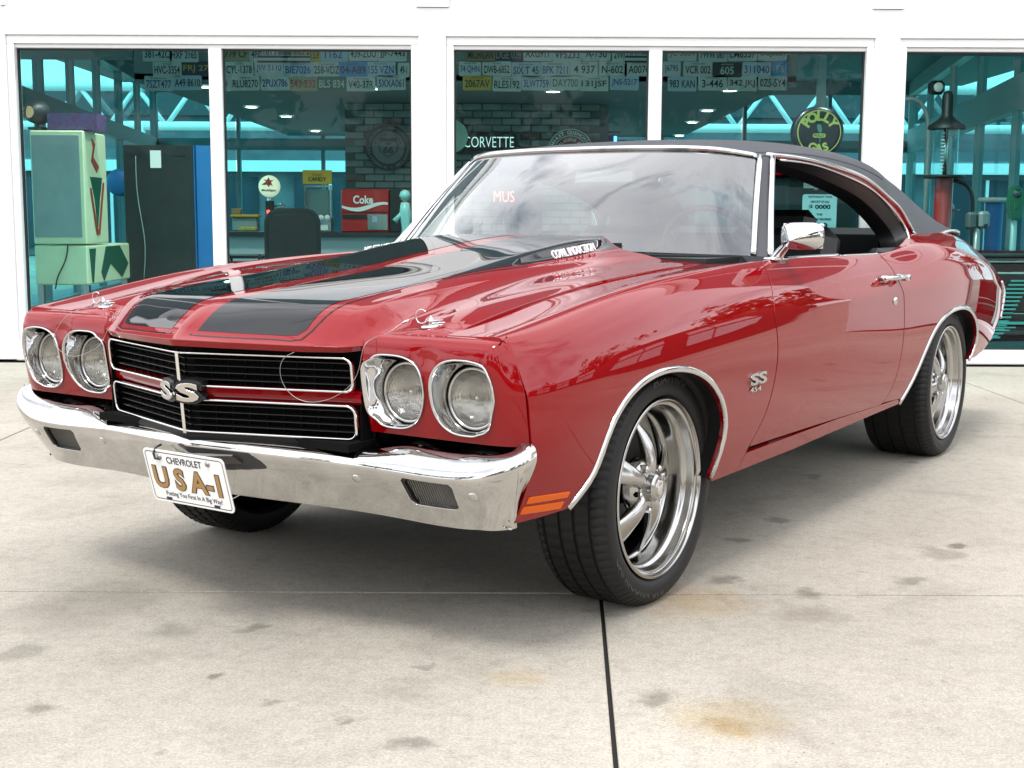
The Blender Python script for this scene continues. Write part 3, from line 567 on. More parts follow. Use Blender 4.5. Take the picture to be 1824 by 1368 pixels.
gapr=[(-1.80,.62),(-1.87,.9),(-1.915,1.35),(-1.940,1.9),(-1.950,2.6),(-1.945,3.5),(-1.93,4.6),(-1.91,5.8),(-1.89,6.9),(-1.868,8.1),(-1.862,8.6)]
gapf=smooth2(gapf,30);gapr=smooth2(gapr,30); g=.0046
fend=[(.764,10),(.772,9),(.778,8.05)]+side_poly([(.772,'z',.785),(.773,'z',.75),(.766,'z',.69),(.757,'z',.62),(.748,'z',.565),(.742,'z',.5),(.735,'z',.376),(.669,'z',.379)])+arf+[(-.27,.33),(-.441,.33)]+[(x+g,t) for x,t in gapf]+[(-.74,9.2),(-.66,9.6),(-.622,10)]
panel('front_fender',SIDE,fend,RED,CAR,(1,TS),.022,mirror=True,flip=True)
door=[(x-g,t) for x,t in gapf if t>.66]+[(x+g,t) for x,t in gapr[::-1]]
door=[(x,max(t,.685-.045*max(0,(-x-.48)/1.4))) for x,t in door]
panel('door',SIDE,door,RED,CAR,(1,TS),.025,mirror=True,flip=True)
panel('rocker_panel',SIDE,[(-.45,.33),(-.483,.655),(-1.3,.66),(-2.02,.60),(-2.063,.47),(-1.765,.44),(-.9,.33)],RED,CAR,(1,TS),.03,mirror=True,flip=True)
quar=[(x-g,max(t,.68)) for x,t in gapr]+[(-2.15,8.9),(-2.33,9.25),(-2.50,9.62),(-2.60,9.93),(-2.9,9.95),(-3.2,9.96),(-3.45,9.98),(-3.6,10),(-3.86,10),(-3.93,9),(-3.965,8),(-3.99,6.8),(-3.985,5.3),(-3.96,4),(-3.90,2.9),(-3.82,2.2),(-3.70,1.6),(-3.5,1.2),(-3.3,1.05)]+arr[::-1]+[(-2.045,.62)]
panel('quarter_panel',SIDE,quar,RED,CAR,(1,TS),.025,mirror=True,flip=True)
# wheel-arch mouldings
def onside(pts,off=0):
    p=np.array(pts);c=SIDE(p[:,0],p[:,1]);e1=SIDE(p[:,0]+.002,p[:,1])-SIDE(p[:,0]-.002,p[:,1]);e2=SIDE(p[:,0],p[:,1]+.02)-SIDE(p[:,0],p[:,1]-.02);n=np.cross(e2,e1);n*=np.sign(n[:,1])[:,None];n/=np.linalg.norm(n,axis=1)[:,None];return c+n*off,n
for ar,nm in ((arf,'front'),(arr,'rear')):
    a=np.array(ar);cx,cz=(0.06,2.0) if nm=='front' else (-2.70,1.7)
    c,n=onside(ar); cc=np.array([c[:,0].mean(),0,.42]); d=c-[cc[0],0,cc[2]]; d[:,1]=0; d/=np.linalg.norm(d,axis=1)[:,None]
    moulding('wheel_arch_trim',c+d*.007,n,.019,.006,CHR,CAR,mirror=True)
    inn=c-n*.004; inn2=inn.copy(); inn2[:,1]-=.05; inn3=inn2.copy(); inn3[:,1]-=.28; inn3[:,2]+=.0
    ribbon('arch_lip',inn,inn2,SATB,CAR,True); ribbon('wheel_well',inn2,inn3,LINER,CAR,True)
# side details ------------------------------------------------
for (q,) in (([(.722,1.415),(.578,1.285),(.583,1.195),(.725,1.30)],),([(.729,1.215),(.592,1.105),(.597,.99),(.732,1.085)],)):
    panel('side_marker',SIDE,q,AMB,CAR,(1,TS),.012,off=.003,flange=.004,mirror=True,wrap=.002,flip=True)
c,n=onside([(x,8.32) for x in np.linspace(-.86,-1.86,24)]); moulding('belt_trim',c,n,.012,.006,CHR,CAR,mirror=True)
def yflip(M): return Matrix.Diagonal((1,-1,1,1))@M
def both(fn):
    fn(1);fn(-1)
def handle(s):
    p,n=onside([(-1.81,6.35)]);p=p[0];y=p[1]
    b=MB();
    for x in(-1.70,-1.89): b.tube([(x,s*(y-.01),p[2]),(x,s*(y+.032),p[2])],.011,10)
    b.tube([(-1.675,s*(y+.030),p[2]),(-1.72,s*(y+.042),p[2]+.002),(-1.83,s*(y+.043),p[2]+.002),(-1.93,s*(y+.038),p[2]+.001),(-1.945,s*(y+.03),p[2])],[.006,.010,.011,.009,.006],10)
    b.tube([(-1.915,s*(y+.02),p[2]-.004),(-1.915,s*(y+.05),p[2]-.004)],.013,12)
    h=b.build('door_handle',CHR,CAR,True)
    q,n=onside([(-1.825,4.0)]);q=q[0]
    k=MB().lathe([(0,.008),(.008,.008),(.0145,.006),(.017,0)],20,'y').build('lock_cylinder',CHR,CAR,True); k.location=(q[0],s*q[1],q[2]); k.rotation_euler=(0 if s>0 else math.pi,0,0)
both(handle)
# belt-line corner of the front face ---------------------------
FX=[.452,.458,.47,.50,.66,.80,.845,.872,.892,.913]  # y along the headlight panel
FPX=[.75,.80,.818,.8205,.8205,.8195,.816,.806,.792,.776]
FYs=np.arange(len(FX)); _fs=Spl(FYs,np.array([FPX,FX]).T)
_fz=Spl(range(9),np.array([[.565,.034],[.60,.024],[.65,.012],[.71,.002],[.755,.0],[.786,.004],[.803,.014],[.811,.032],[.813,.056]]))
def FACE(a,t):
    a=np.atleast_1d(a).astype(float);t=np.atleast_1d(t).astype(float);p=_fs(a);q=_fz(t);w=np.clip((a-5.5)/3.5,0,1);w=w*w*(3-2*w)
    sy=SIDE(np.full(a.shape,.776),SIDE.t_of_z(np.full(a.shape,.776),q[:,0],8))[:,1]-.913
    x=p[:,0]-q[:,1]*(1-.25*w); y=p[:,1]+w*sy*.95; z=q[:,0]+w*np.clip((q[:,0]-.74)/.07,0,1)*.006
    # soft eyebrow above each lamp and valley between the lamps
    br=.006*np.exp(-((y-.665)/.035)**2)*np.exp(-((z-.76)/.03)**2)
    return np.stack([x-br,y,z],1)
def a_of_y(y): return np.interp(y,FX,FYs)
def lamp_outline(cy,n=56,ry=.0915,rz=.092,k=0.0):
    o=[]
    for i in range(n):
        u=2*math.pi*i/n;c,s=math.cos(u),math.sin(u);e=2/2.9
        yy=abs(c)**e*math.copysign(1,c)*ry; zz=abs(s)**e*math.copysign(1,s)*rz
        yy*=1-.14*max(0,-zz/rz)   # narrows towards the chin
        o.append((cy+yy+ (-.008*max(0,-zz/rz)) ,.673+zz))
    return o
_tz=np.linspace(0,8,400);_zz=_fz(_tz)[:,0]
def t_of_z(z): return np.interp(z,_zz,_tz)
LY=(.5685,.764)
holes=[[(float(a_of_y(y)),float(t_of_z(z))) for y,z in lamp_outline(c)] for c in LY]
# domain scaled unevenly, so work in (y,z) directly
def FACEyz(y,z): return FACE(a_of_y(y),t_of_z(z))
outer=[(.452,.566),(.60,.566),(.75,.566),(.86,.566),(.912,.566),(.912,.65),(.912,.72),(.912,.77),(.912,.795),(.908,.804),(.888,.8122),(.86,.8125),(.78,.8125),(.69,.8125),(.60,.8115),(.54,.809),(.505,.805),(.48,.798),(.4525,.788)]
panel('headlight_panel',FACEyz,outer,RED,CAR,(1,1),.014,holes=[lamp_outline(c) for c in LY],mirror=True,flange=.005)
def chrome_bezel(cy,s):
    n=56;o=lamp_outline(cy,n);V=[];F=[];c0=FACEyz(np.array([cy]),np.array([.668]))[0]
    P0=FACEyz(np.array([p[0] for p in o]),np.array([p[1] for p in o]));cz=.668;cyy=cy+.004
    rings=[]
    rings.append(P0+[.000,0,0]); 
    def sc(k,dx):
        q=P0.copy();q[:,1]=cy+(q[:,1]-cy)*k;q[:,2]=.671+(q[:,2]-.671)*k;q[:,0]+=dx;return q
    rings+= [sc(1.005,.006),sc(.985,.009),sc(.955,.006),sc(.93,-.004)]
    ang=[2*math.pi*i/n for i in range(n)]
    def circ(r,x,k=0):
        q=np.array([[x,cyy+r*math.cos(u),cz+r*math.sin(u)] for u in ang]);return q
    rings+= [sc(.90,-.012)*.72+circ(.080,.79)*.28, sc(.85,-.02)*.25+circ(.079,.778)*.75, circ(.078,.765),circ(.078,.745)]
    m=len(rings)
    for r in rings:V+=list(r)
    for j in range(m-1):
        for i in range(n):F.append((j*n+i,j*n+(i+1)%n,(j+1)*n+(i+1)%n,(j+1)*n+i))
    V=[v*np.array([1,s,1]) for v in V]
    b=MB();b.add(V,F);bz=b.build('headlight_bezel',CHR,CAR,True)
    for yy,z in ((-.052,.052),):
        sc_=MB().lathe([(0,.003),(.004,.003),(.005,0)],12,'x',(.797,s*(cyy)-yy*-1*1,cz+z)).build('screw',STEEL,bz)
    hl=empty('headlight');hl.parent=CAR;hl.location=(0,0,0)
    L0=MB().lathe([(0,.018),(.02,.0172),(.04,.014),(.055,.0095),(.064,.004),(.067,-.001)],40,'x').build('lens',HLENS,hl,True);L0.location=(.768,s*cyy,cz)
    B0=MB().lathe([(.066,-.003),(.060,-.008),(.050,-.018),(.036,-.029),(.022,-.036),(.0,-.040)],40,'x').build('reflector',FLUTE,hl,True);B0.location=(.768,s*cyy,cz)
    B1=MB().lathe([(0,-.006),(.006,-.008),(.009,-.016),(.009,-.036)],16,'x').build('bulb_shield',CHRD,hl,True);B1.location=(.768,s*cyy,cz)
    R0=MB().lathe([(.066,-.004),(.067,.001),(.0705,.004),(.0745,.002),(.0755,-.006),(.0755,-.02)],48,'x').build('retaining_ring',ALU,hl,True);R0.location=(.768,s*cyy,cz)
    D0=MB().lathe([(.074,-.012),(.10,-.014)],32,'x').build('lamp_bucket',SATB,hl);D0.location=(.768,s*cyy,cz)
for s in(1,-1):
    for c in LY:chrome_bezel(c,s)
# ------------------------------------------------------------------ bonnet
HS=[0,.01,.03,.055,.08,.12,.2,.35,.5,.65,.8,.9,1]
HYr=[[0]*13,[.16]*13,[.29]*13,
 [.36,.36,.36,.36,.36,.36,.355,.35,.345,.34,.335,.333,.333],
 [.405,.405,.405,.405,.405,.402,.395,.385,.38,.378,.38,.382,.385],
 [.443,.443,.443,.443,.442,.44,.428,.408,.405,.415,.435,.455,.475],
 [.51,.51,.508,.505,.50,.495,.485,.468,.465,.48,.51,.53,.55],
 [.60,.60,.60,.60,.60,.598,.59,.58,.58,.585,.60,.61,.62],[.688]*13]
HZr=[[.784,.791,.816,.846,.866,.880,.894,.918,.942,.972,1.002,1.018,1.028],
 [.782,.790,.816,.847,.867,.880,.894,.918,.942,.972,1.003,1.019,1.029],
 [.780,.789,.816,.848,.867,.879,.893,.917,.942,.972,1.003,1.020,1.029],
 [.779,.788,.815,.847,.866,.878,.892,.915,.939,.967,.998,1.014,1.024],
 [.778,.788,.815,.847,.865,.877,.890,.911,.932,.950,.969,.981,.990],
 [.778,.788,.814,.845,.862,.873,.886,.907,.927,.944,.960,.968,.971],
 [.786,.800,.812,.824,.834,.844,.862,.889,.913,.931,.946,.952,.954],
 [.797,.812,.824,.834,.842,.852,.868,.893,.915,.930,.942,.947,.950],
 [.799,.811,.818,.826,.833,.843,.861,.888,.912,.926,.937,.942,.944]]
HOODL=Loft(HS,HYr,HZr)  # (s, row) -> y,z
def xe(y): return np.interp(np.abs(y),[0,.15,.33,.40,.445,.47,.50,.54,.60,.69],[.998,.962,.905,.872,.842,.815,.790,.772,.767,.765])
_ye=np.linspace(0,.7,60);_xs=Spl(_ye,np.convolve(np.pad(xe(_ye),3,'reflect',reflect_type='odd'),np.ones(7)/7,'valid'))
def HOOD(s,y):
    s=np.clip(np.atleast_1d(s).astype(float),0,1);y=np.atleast_1d(y).astype(float);ay=np.abs(y);lo=np.zeros(len(s));hi=np.full(len(s),8.)
    for _ in range(26):
        m=(lo+hi)/2;b=HOODL(s,m)[:,1]<ay;lo=np.where(b,m,lo);hi=np.where(b,hi,m)
    z=HOODL(s,(lo+hi)/2)[:,2];X=_xs(ay);w=np.clip(ay/.03,0,1)
    return np.stack([-.62+(X+.62)*(1-s),y,z],1)
K=1.5
hp=[(0,-.688),(0,-.6),(0,-.45),(0,-.2),(0,0),(0,.2),(0,.45),(0,.6),(0,.688),(.3,.688),(.6,.688),(1,.688),(1,0),(1,-.688)]
panel('bonnet',HOOD,hp,RED,CAR,(K,1),.02,flip=True,flange=.016,wrap=.002)
def hoodin(ys): return ys
stripe=[(.021,.047),(.019,.2),(.018,.29),(.020,.318),(.030,.330),(.2,.335),(.45,.345),(.62,.372),(.8,.380),(.93,.384),(.995,.387),(.995,.05),(.5,.05)]
for s in(1,-1):
    panel('bonnet_stripe',HOOD,[(a,b*s) for a,b in stripe],BLK,CAR,(K,1),.02,flip=True,flange=0,off=.0009)
    # thin pinstripe round each stripe
    o=[(.0125,.036),(.0105,.2),(.0095,.295),(.0125,.332),(.030,.345),(.2,.350),(.45,.360),(.62,.386)]
    path=resamp(o+[o[-1]],.03)[:-1] if 0 else [tuple(v) for v in curve(np.array(o)*[K,1],50)/[K,1]]
    pth=[(.55,.036),(.3,.036),(.1,.036)]+path
    def hn(q):
        q=np.array(q);c=HOOD(q[:,0],q[:,1]*s);e1=HOOD(q[:,0]+.002,q[:,1]*s)-c;e2=HOOD(q[:,0],q[:,1]*s+.002)-c;n=np.cross(e1,e2);n*=np.sign(n[:,2])[:,None];return c,n/np.linalg.norm(n,axis=1)[:,None]
    c,n=hn(pth);T=np.gradient(c,axis=0);T/=np.linalg.norm(T,axis=1)[:,None];S=np.cross(T,n)
    ribbon('pinstripe',c+n*.0012-S*.0022,c+n*.0012+S*.0022,BLK,CAR)
# scoop opening at the rear of the bonnet and cowl
b=MB();b.box((-.66,0,.955),(.08,.70,.10));b.build('cowl_scoop_flap',SATB,CAR)
# COWL INDUCTION script on the scoop side
def scoopfn(s):
    def f(v):
        ss=.845-(v.x/1.55)*1; yy=.352+.0*v.x+(-v.y*.55)
        p=HOOD(ss-0,np.array([yy*s]))[0];q=HOOD(ss,np.array([(yy+.004)*s]))[0]
        return Vector((p[0],p[1]+s*(.004+v.z),p[2]+.006))
    return f
def hood_at(x,y): return Vector(HOOD(1-(x+.62)/(_xs(y)+.62),np.array([y]))[0])
for s in(1,-1):
    a_=hood_at(-.20,.372);b_=hood_at(-.46,.374);a_.y*=s;b_.y*=s;o_=(a_+b_)/2+Vector((0,s*.007,.013))
    dx_=(b_-a_) if s>0 else (a_-b_);M=frame(o_,dx_,(0,-s*.45,.9))
    text('scoop_lettering','COWL INDUCTION',PLATEW,CAR,M,.05,.255,.0025,0,height=.028)
# ------------------------------------------------------------------ roof, windscreen, pillars
RX=[-.95,-1.2,-1.5,-1.9,-2.3,-2.5,-2.7,-3.1,-3.44,-3.62]
RY=[[0]*10,[.20,.21,.22,.22,.22,.22,.22,.22,.22,.22],[.38,.40,.42,.43,.43,.43,.43,.43,.43,.43],[.50,.53,.56,.57,.575,.575,.57,.57,.575,.58],[.56,.595,.635,.655,.665,.67,.665,.67,.68,.68],[.59,.635,.675,.70,.715,.735,.755,.762,.762,.74]]
RZ=[[1.335,1.374,1.402,1.413,1.406,1.390,1.348,1.238,1.04,.975],[1.334,1.371,1.398,1.409,1.402,1.386,1.344,1.234,1.04,.975],[1.329,1.362,1.387,1.397,1.389,1.373,1.334,1.226,1.038,.975],
[1.322,1.346,1.363,1.369,1.356,1.338,1.303,1.200,1.035,.972],[1.315,1.329,1.338,1.332,1.301,1.268,1.215,1.135,1.030,.968],[1.308,1.316,1.314,1.284,1.213,1.12,1.024,1.023,1.022,.965]]
ROOF=Loft(RX,RY,RZ)
US=.16
drip=[(-1.245,5),(-1.5,5),(-1.9,5),(-2.2,5),(-2.34,4.93),(-2.46,4.80),(-2.56,4.72),(-2.63,4.80),(-2.665,5)]
drip=[tuple(v) for v in curve(np.array(drip)*[1,US],40)/[1,US]]
wtop=[(-1.035,0),(-1.042,1),(-1.062,2),(-1.10,3),(-1.15,4),(-1.205,5)]
wtop=[tuple(v) for v in curve(np.array(wtop)*[1,US],20)/[1,US]]
half=wtop+drip+[(-2.8,5),(-3.1,5),(-3.43,5),(-3.40,4.3),(-3.3,3.75),(-3.0,3.35),(-2.72,3.1),(-2.62,2.4),(-2.60,1.2),(-2.60,0)]
panel('vinyl_roof',ROOF,half,VIN,CAR,(1,US),.03,flip=False,flange=.012,mirror=True)
bl=[(-2.60,0),(-2.60,1.2),(-2.62,2.4),(-2.72,3.1),(-3.0,3.35),(-3.3,3.75),(-3.42,4.3),(-3.44,2),(-3.44,0)]
panel('rear_window',ROOF,bl,WSG,CAR,(1,US),.05,flange=0,off=-.006,mirror=True)
hl2=wtop+[(-1.25,5),(-1.9,5),(-2.3,4.95),(-2.56,4.7),(-2.75,3.2),(-2.63,2.4),(-2.61,0)]
panel('headliner',ROOF,hl2,TRIMB,CAR,(1,US),.06,flange=0,off=-.035,mirror=True)
def onroof(pts):
    p=np.array(pts);c=ROOF(p[:,0],p[:,1]);e1=ROOF(p[:,0]+.003,p[:,1])-ROOF(p[:,0]-.003,p[:,1]);e2=ROOF(p[:,0],np.clip(p[:,1]+.02,0,5))-ROOF(p[:,0],p[:,1]-.02);n=np.cross(e2,e1);n*=np.sign(n[:,2])[:,None];return c,n/np.linalg.norm(n,axis=1)[:,None]
# vinyl seam and drip mouldings
c,n=onroof([(x,4.15-.0*x) for x in np.linspace(-1.17,-2.45,30)]); moulding('roof_seam',c,n,.007,.003,VIN,CAR,mirror=True)
c,n=onroof(drip); n2=n*.4+np.array([0,.9,0]); c2=c+n*.002
moulding('drip_moulding',c2,n2,.017,.010,CHR,CAR,mirror=True)
c,n=onroof([(x,4.99) for x in np.linspace(-2.665,-3.44,20)]); moulding('vinyl_trim',c+[0,.002,-.002],n*.3+np.array([0,.95,.2]),.014,.008,CHR,CAR,mirror=True)
# windscreen
WB=curve([(-.650,0,.978),(-.668,.25,.978),(-.715,.45,.975),(-.79,.64,.970),(-.868,.756,.966)],24)
ct,nt_=onroof([(x,u) for x,u in [(-1.035,0),(-1.042,1),(-1.062,2),(-1.10,3),(-1.15,4),(-1.193,4.85)]]); WT=curve(ct-nt_*.006,24)
def WS(a,b):
    a=np.atleast_1d(a);s=np.sign(a);k=np.abs(a);i=np.linspace(0,1,24);A=np.stack([np.interp(k,i,WB[:,j]) for j in range(3)],1);B=np.stack([np.interp(k,i,WT[:,j]) for j in range(3)],1)
    v=A+(B-A)*b[:,None];bul=.022*np.sin(np.pi*b)*(1-.6*k**2);v=v+np.stack([bul*.75,0*bul,bul],1);v[:,1]*=s;return v
grid('windscreen',WS,49,14,WSG,CAR,(-1,1),(0,1))
wt_n=nt_;cw=curve(ct,40)
full=np.vstack([cw[::-1]*[1,-1,1],cw[1:]]);moulding('windscreen_moulding',full+np.array([.004,0,-.004]),np.tile([.75,0,.65],(len(full),1)),.020,.010,CHR,CAR)
for s in (1,-1):
    WE=np.linspace(WB[-1],WT[-1]+[.0,.006,0],14)*[1,s,1]; PE=np.linspace((-.888,.808,.962),(-1.252,.655,1.312),14)*[1,s,1]
    bow=np.sin(np.linspace(0,np.pi,14))[:,None]*np.array([.006,0,.008]); WE=WE+bow;PE=PE+bow
    moulding('pillar_moulding',WE+np.array([.002,.006*s,0]),np.tile([.62,.55*s,.5],(14,1)),.020,.010,CHR,CAR)
    ribbon('pillar',WE,PE,VIN,CAR); ribbon('pillar_inner',PE,WE-np.array([.06,.02*s,0]),TRIMB,CAR)
    moulding('vent_moulding',PE+np.array([-.004,0.004*s,0]),np.tile([.35,.9*s,.2],(14,1)),.022,.012,CHR,CAR)
# door-glass opening: rear curve, red pillar strip, black seals
n_=44
WO=curve([(-1.30,.668,1.301),(-1.55,.683,1.296),(-1.90,.705,1.258),(-2.18,.722,1.208),(-2.36,.738,1.145),(-2.46,.758,1.085),(-2.50,.775,1.040),(-2.47,.795,1.005),(-2.38,.815,.976),(-2.24,.826,.960),(-2.10,.832,.954)],n_)
dc,_n=onroof(drip); DO=curve(np.vstack([dc,[(-2.63,.770,1.018)]]),60)
lo=curve([tuple(dc[-1]),(-2.64,.765,1.024),(-2.55,.775,1.010),(-2.45,.80,.992),(-2.35,.82,.975),(-2.22,.832,.962),(-2.12,.838,.955)],24)
OUT=np.vstack([dc[1:],lo[1:]]);OUT=curve(OUT,n_)
WOs=curve(WO,n_)
# match by parameter: corner of both curves near the same fraction
def reparam(Cv,corner,n=n_,frac=.70):
    d=np.linalg.norm(Cv-corner,axis=1);k=int(d.argmin());L_=np.r_[0,np.cumsum(np.linalg.norm(np.diff(Cv,axis=0),axis=1))];t=np.interp(np.linspace(0,1,n),[0,frac,1],[0,L_[k],L_[-1]]);return np.stack([np.interp(t,L_,Cv[:,j]) for j in range(3)],1)
A_=reparam(curve(OUT,160),np.array((-2.655,.76,1.03)));B_=reparam(curve(WO,160),np.array((-2.50,.775,1.04)))
ribbon('quarter_window_pillar',A_+[0,-.004,0],B_+[0,.004,0],RED,CAR,True)
moulding('window_reveal_moulding',B_+[0,.006,0],np.tile([0,1,.2],(n_,1)),.009,.006,CHR,CAR,mirror=True)
C_=B_+[0.010,-.035,-.012];C_[:,0]+=np.linspace(0,.045,n_);C_[:,2]-=.022*np.sin(np.linspace(0,1,n_)*np.pi)
ribbon('window_seal',B_,C_,TRIMB,CAR,True); D_=C_+[.02,-.06,-.015];ribbon('headliner_side',C_,D_,SATB,CAR,True)
dr2=np.array(dc[:30]);ribbon('roof_rail_inner',dr2,dr2+[0,-.05,-.03],TRIMB,CAR,True)
# ------------------------------------------------------------------ grille
def xg(y,z): return .950+.105*(z-.533)-.33*abs(y)
def gpath(z0,z1,y1=.445,r=.022,inset=0):
    o=[]
    for cy,cz,a0 in ((y1-r,z1-r,0),(-(y1-r),z1-r,90),(-(y1-r),z0+r,180),(y1-r,z0+r,270)):
        for k in range(7):
            a=R(a0+k*15);o.append((cy+r*math.cos(a),cz+r*math.sin(a)))
        if a0==0:o+= [(y,z1) for y in np.linspace(y1-2*r,-(y1-2*r),23)]
        if a0==180:o+= [(y,z0) for y in np.linspace(-(y1-2*r),y1-2*r,23)]
    return np.array([(xg(y,z),y,z) for y,z in o])
for z0,z1,nm in ((.664,.748,0),(.544,.628,1)):
    p=gpath(z0,z1);moulding('grille_frame',p,np.tile([1,0,0],(len(p),1)),.0075,.009,CHRD,CAR,closed=True)
    for k in range(4):
        z=z0+(z1-z0)*(k+.85)/4.7
        for s in(1,-1):
            b=MB();
            b.add([(xg(0,z)-.012,0,z-.0009),(xg(0,z)-.012,0,z+.0009),(xg(0,z)-.04,0,z+.003),(xg(0,z)-.04,0,z-.003),(xg(.437,z)-.012,s*.437,z-.0009),(xg(.437,z)-.012,s*.437,z+.0009),(xg(.437,z)-.04,s*.437,z+.003),(xg(.437,z)-.04,s*.437,z-.003)],[(0,1,2,3),(7,6,5,4),(0,4,5,1),(1,5,6,2),(2,6,7,3),(3,7,4,0)])
            b.build('grille_blade',TRIMB,CAR)
    for s in(1,-1):
        for y in np.linspace(.05,.41,9):
            MB().box((xg(y,z0)-.040,s*y,(z0+z1)/2),(.01,.0015,z1-z0)).build('grille_rib',SATB,CAR)
    b=MB();b.bar((xg(0,z0)+.006,0,z0-.004),(xg(0,z1)+.006,0,z1+.004),.011,.011,up=(0,1,0));b.build('grille_centre_bar',CHRD,CAR)
V=[];F=[]
for i,y in enumerate((-.455,0,.455)):
    for x,z in ((-.05,.625),(-.004,.629),(.004,.636),(.006,.646),(.004,.656),(-.004,.663),(-.05,.667)): V.append((xg(y,z)+x-.012,y,z))
for i in range(2):
    for j in range(6):F.append((i*7+j,i*7+j+1,(i+1)*7+j+1,(i+1)*7+j))
mesh('grille_bar',V,F,RED,CAR,False)
b=MB();b.add([(xg(0,z)-.045,0,z) for z in(.50,.80)]+[(xg(.46,z)-.045,.46,z) for z in (.50,.80)]+[(xg(.46,z)-.045,-.46,z) for z in (.50,.80)],[(0,1,3,2),(0,4,5,1)]);b.build('grille_backing',DARK,CAR,fix=False)
b=MB();b.box((.765,.4495,.645),(.07,.004,.22));b.box((.785,-.4505,.645),(.07,.003,.24));b.box((.80,0,.53),(.12,.92,.02));b.box((.72,0,.60),(.04,.98,.34));b.build('radiator_support',DARK,CAR)
V=[];F=[]
for i,y in enumerate(np.linspace(-.45,.45,13)):V+=[(xg(y,.54)+.002,y,.541),(xg(y,.52)+.010,y,.527),(xg(y,.5)-.03,y,.50)]
for i in range(12):
    for j in range(2):F.append((i*3+j,i*3+j+1,(i+1)*3+j+1,(i+1)*3+j))
mesh('grille_lower_lip',V,F,SATB,CAR,True)
# SS badge: black oval backs with bright raised letters
for s,yc in ((1,.031),(-1,-.042)):
    z=.650;M=frame(Vector((xg(yc,z)+.018,yc,z)),(-.33*(1 if yc>0 else -1),1,0),(0.1,0,1))
    text('badge_back','S',TRIMB,CAR,M@Matrix.Translation((0,0,-.012)),.07,.082,.018,.0050,height=.064)
    text('badge_letter','S',CHR,CAR,M@Matrix.Translation((0,0,.008)),.07,.064,.006,.0016,height=.050,bevel=.0016)
# ------------------------------------------------------------------ front bumper
BP=np.array([(.958,0,.512),(.932,.15,.508),(.888,.34,.501),(.856,.48,.494),(.846,.60,.489),(.840,.74,.488),(.833,.82,.497),(.820,.875,.513),(.803,.915,.530),(.784,.934,.543),(.765,.942,.552)])
_bd=np.r_[0,np.cumsum(np.linalg.norm(np.diff(BP[:,:2],axis=0),axis=1))];_bs=Spl(_bd,BP);BL=_bd[-1]
_bp=Spl(range(10),np.array([[.115,.030],[.06,.026],[.022,.019],[.004,.008],[0,-.006],[.004,-.020],[.020,-.050],[.043,-.088],[.062,-.122],[.070,-.136]]))
def BUMP(a,t):
    a=np.atleast_1d(a).astype(float);t=np.atleast_1d(t).astype(float);k=np.abs(a);s=np.where(a<0,-1,1);p=_bs(k);e=_bs(k+.002)-_bs(k-.002)
    e[k<.004]=_bs(np.full((k<.004).sum(),.006))-_bs(np.full((k<.004).sum(),.004))
    n=np.stack([-e[:,1],e[:,0]],1);n/=np.linalg.norm(n,axis=1)[:,None]+1e-9   # inward
    q=_bp(t);w=np.clip((k-.80)/.18,0,1)
    d=q[:,0]*np.where(t<3,1-.45*w,1+.65*w*np.clip((t-4)/4,0,1));w2=np.clip((k-.42)/.2,0,1);w2=w2*w2*(3-2*w2);z=p[:,2]+q[:,1]*np.where(q[:,1]<0,1+.28*w,1)+.048*w2*(1-w)*np.clip((3-t)/3,0,1)
    x=p[:,0]+n[:,0]*d;y=np.maximum(p[:,1]+n[:,1]*d,0);y=np.where(k<.25,p[:,1]+n[:,1]*d*np.clip(k/.25,0,1),y)
    return np.stack([x,y*s,z],1)
def b_inv(y,z):
    a,t=y,6.
    for _ in range(40):
        p=BUMP(a,t)[0];a=np.clip(a+(y-p[1])*.8,0,BL);t=np.clip(t-(z-p[2])/.036*.8,0,9)
    return float(a),float(t)
sig=[b_inv(y,z) for y,z in ((.612,.474),(.742,.472),(.752,.462),(.750,.410),(.738,.402),(.622,.402),(.610,.412),(.602,.465))]
bo=[(-BL,0),(-.5,0),(0,0),(.5,0),(BL,0),(BL,3),(BL,6),(BL-.01,9),(.5,9),(0,9),(-.5,9),(-BL+.01,9),(-BL,6),(-BL,3)]
sg2=[(-a,t) for a,t in sig]
panel('front_bumper',BUMP,bo,BRUSH,CAR,(1,.028),.016,holes=[sig,sg2],flange=.02,flip=True)
for s in(1,-1):
    def sq(d,dx):
        P0=np.array([BUMP(a,t)[0] for a,t in sig]);c=P0.mean(0);return (c+(P0-c)*d+[dx,0,0])*[1,s,1]
    A=sq(1.0,-.004);B=sq(.90,-.005);Cc=sq(.88,-.03);n8=len(A);V=list(A)+list(B)+list(Cc);F=[(i,(i+1)%n8,n8+(i+1)%n8,n8+i) for i in range(n8)]+[(n8+i,n8+(i+1)%n8,2*n8+(i+1)%n8,2*n8+i) for i in range(n8)]
    o_=mesh('turn_signal',V,F,TRIMB,CAR);D=sq(.92,-.016);mesh('signal_lens',list(D),[tuple(range(n8))],LENS,o_)
    Dd=sq(1.02,-.032);mesh('signal_housing',list(Dd),[tuple(range(n8))],SATB,o_)
    for y,z in ((.47,.455),(.80,.445)):
        a,t=b_inv(y,z);p=BUMP(a,t)[0];nn=np.cross(BUMP(a,t+.05)[0]-p,BUMP(a+.005,t)[0]-p);nn*=np.sign(nn[0]);nn/=np.linalg.norm(nn);p=p*[1,s,1];nn=nn*[1,s,1]
        bt=MB().lathe([(0,.0038),(.008,.0032),(.012,.0012),(.0128,-.001)],24,'z').build('bumper_bolt',BRUSH,CAR,True);bt.location=Vector(p);bt.rotation_euler=Vector(nn).to_track_quat('Z','Y').to_euler()
b=MB();b.box((.66,0,.40),(.10,1.3,.08));b.build('front_valance',SATB,CAR)
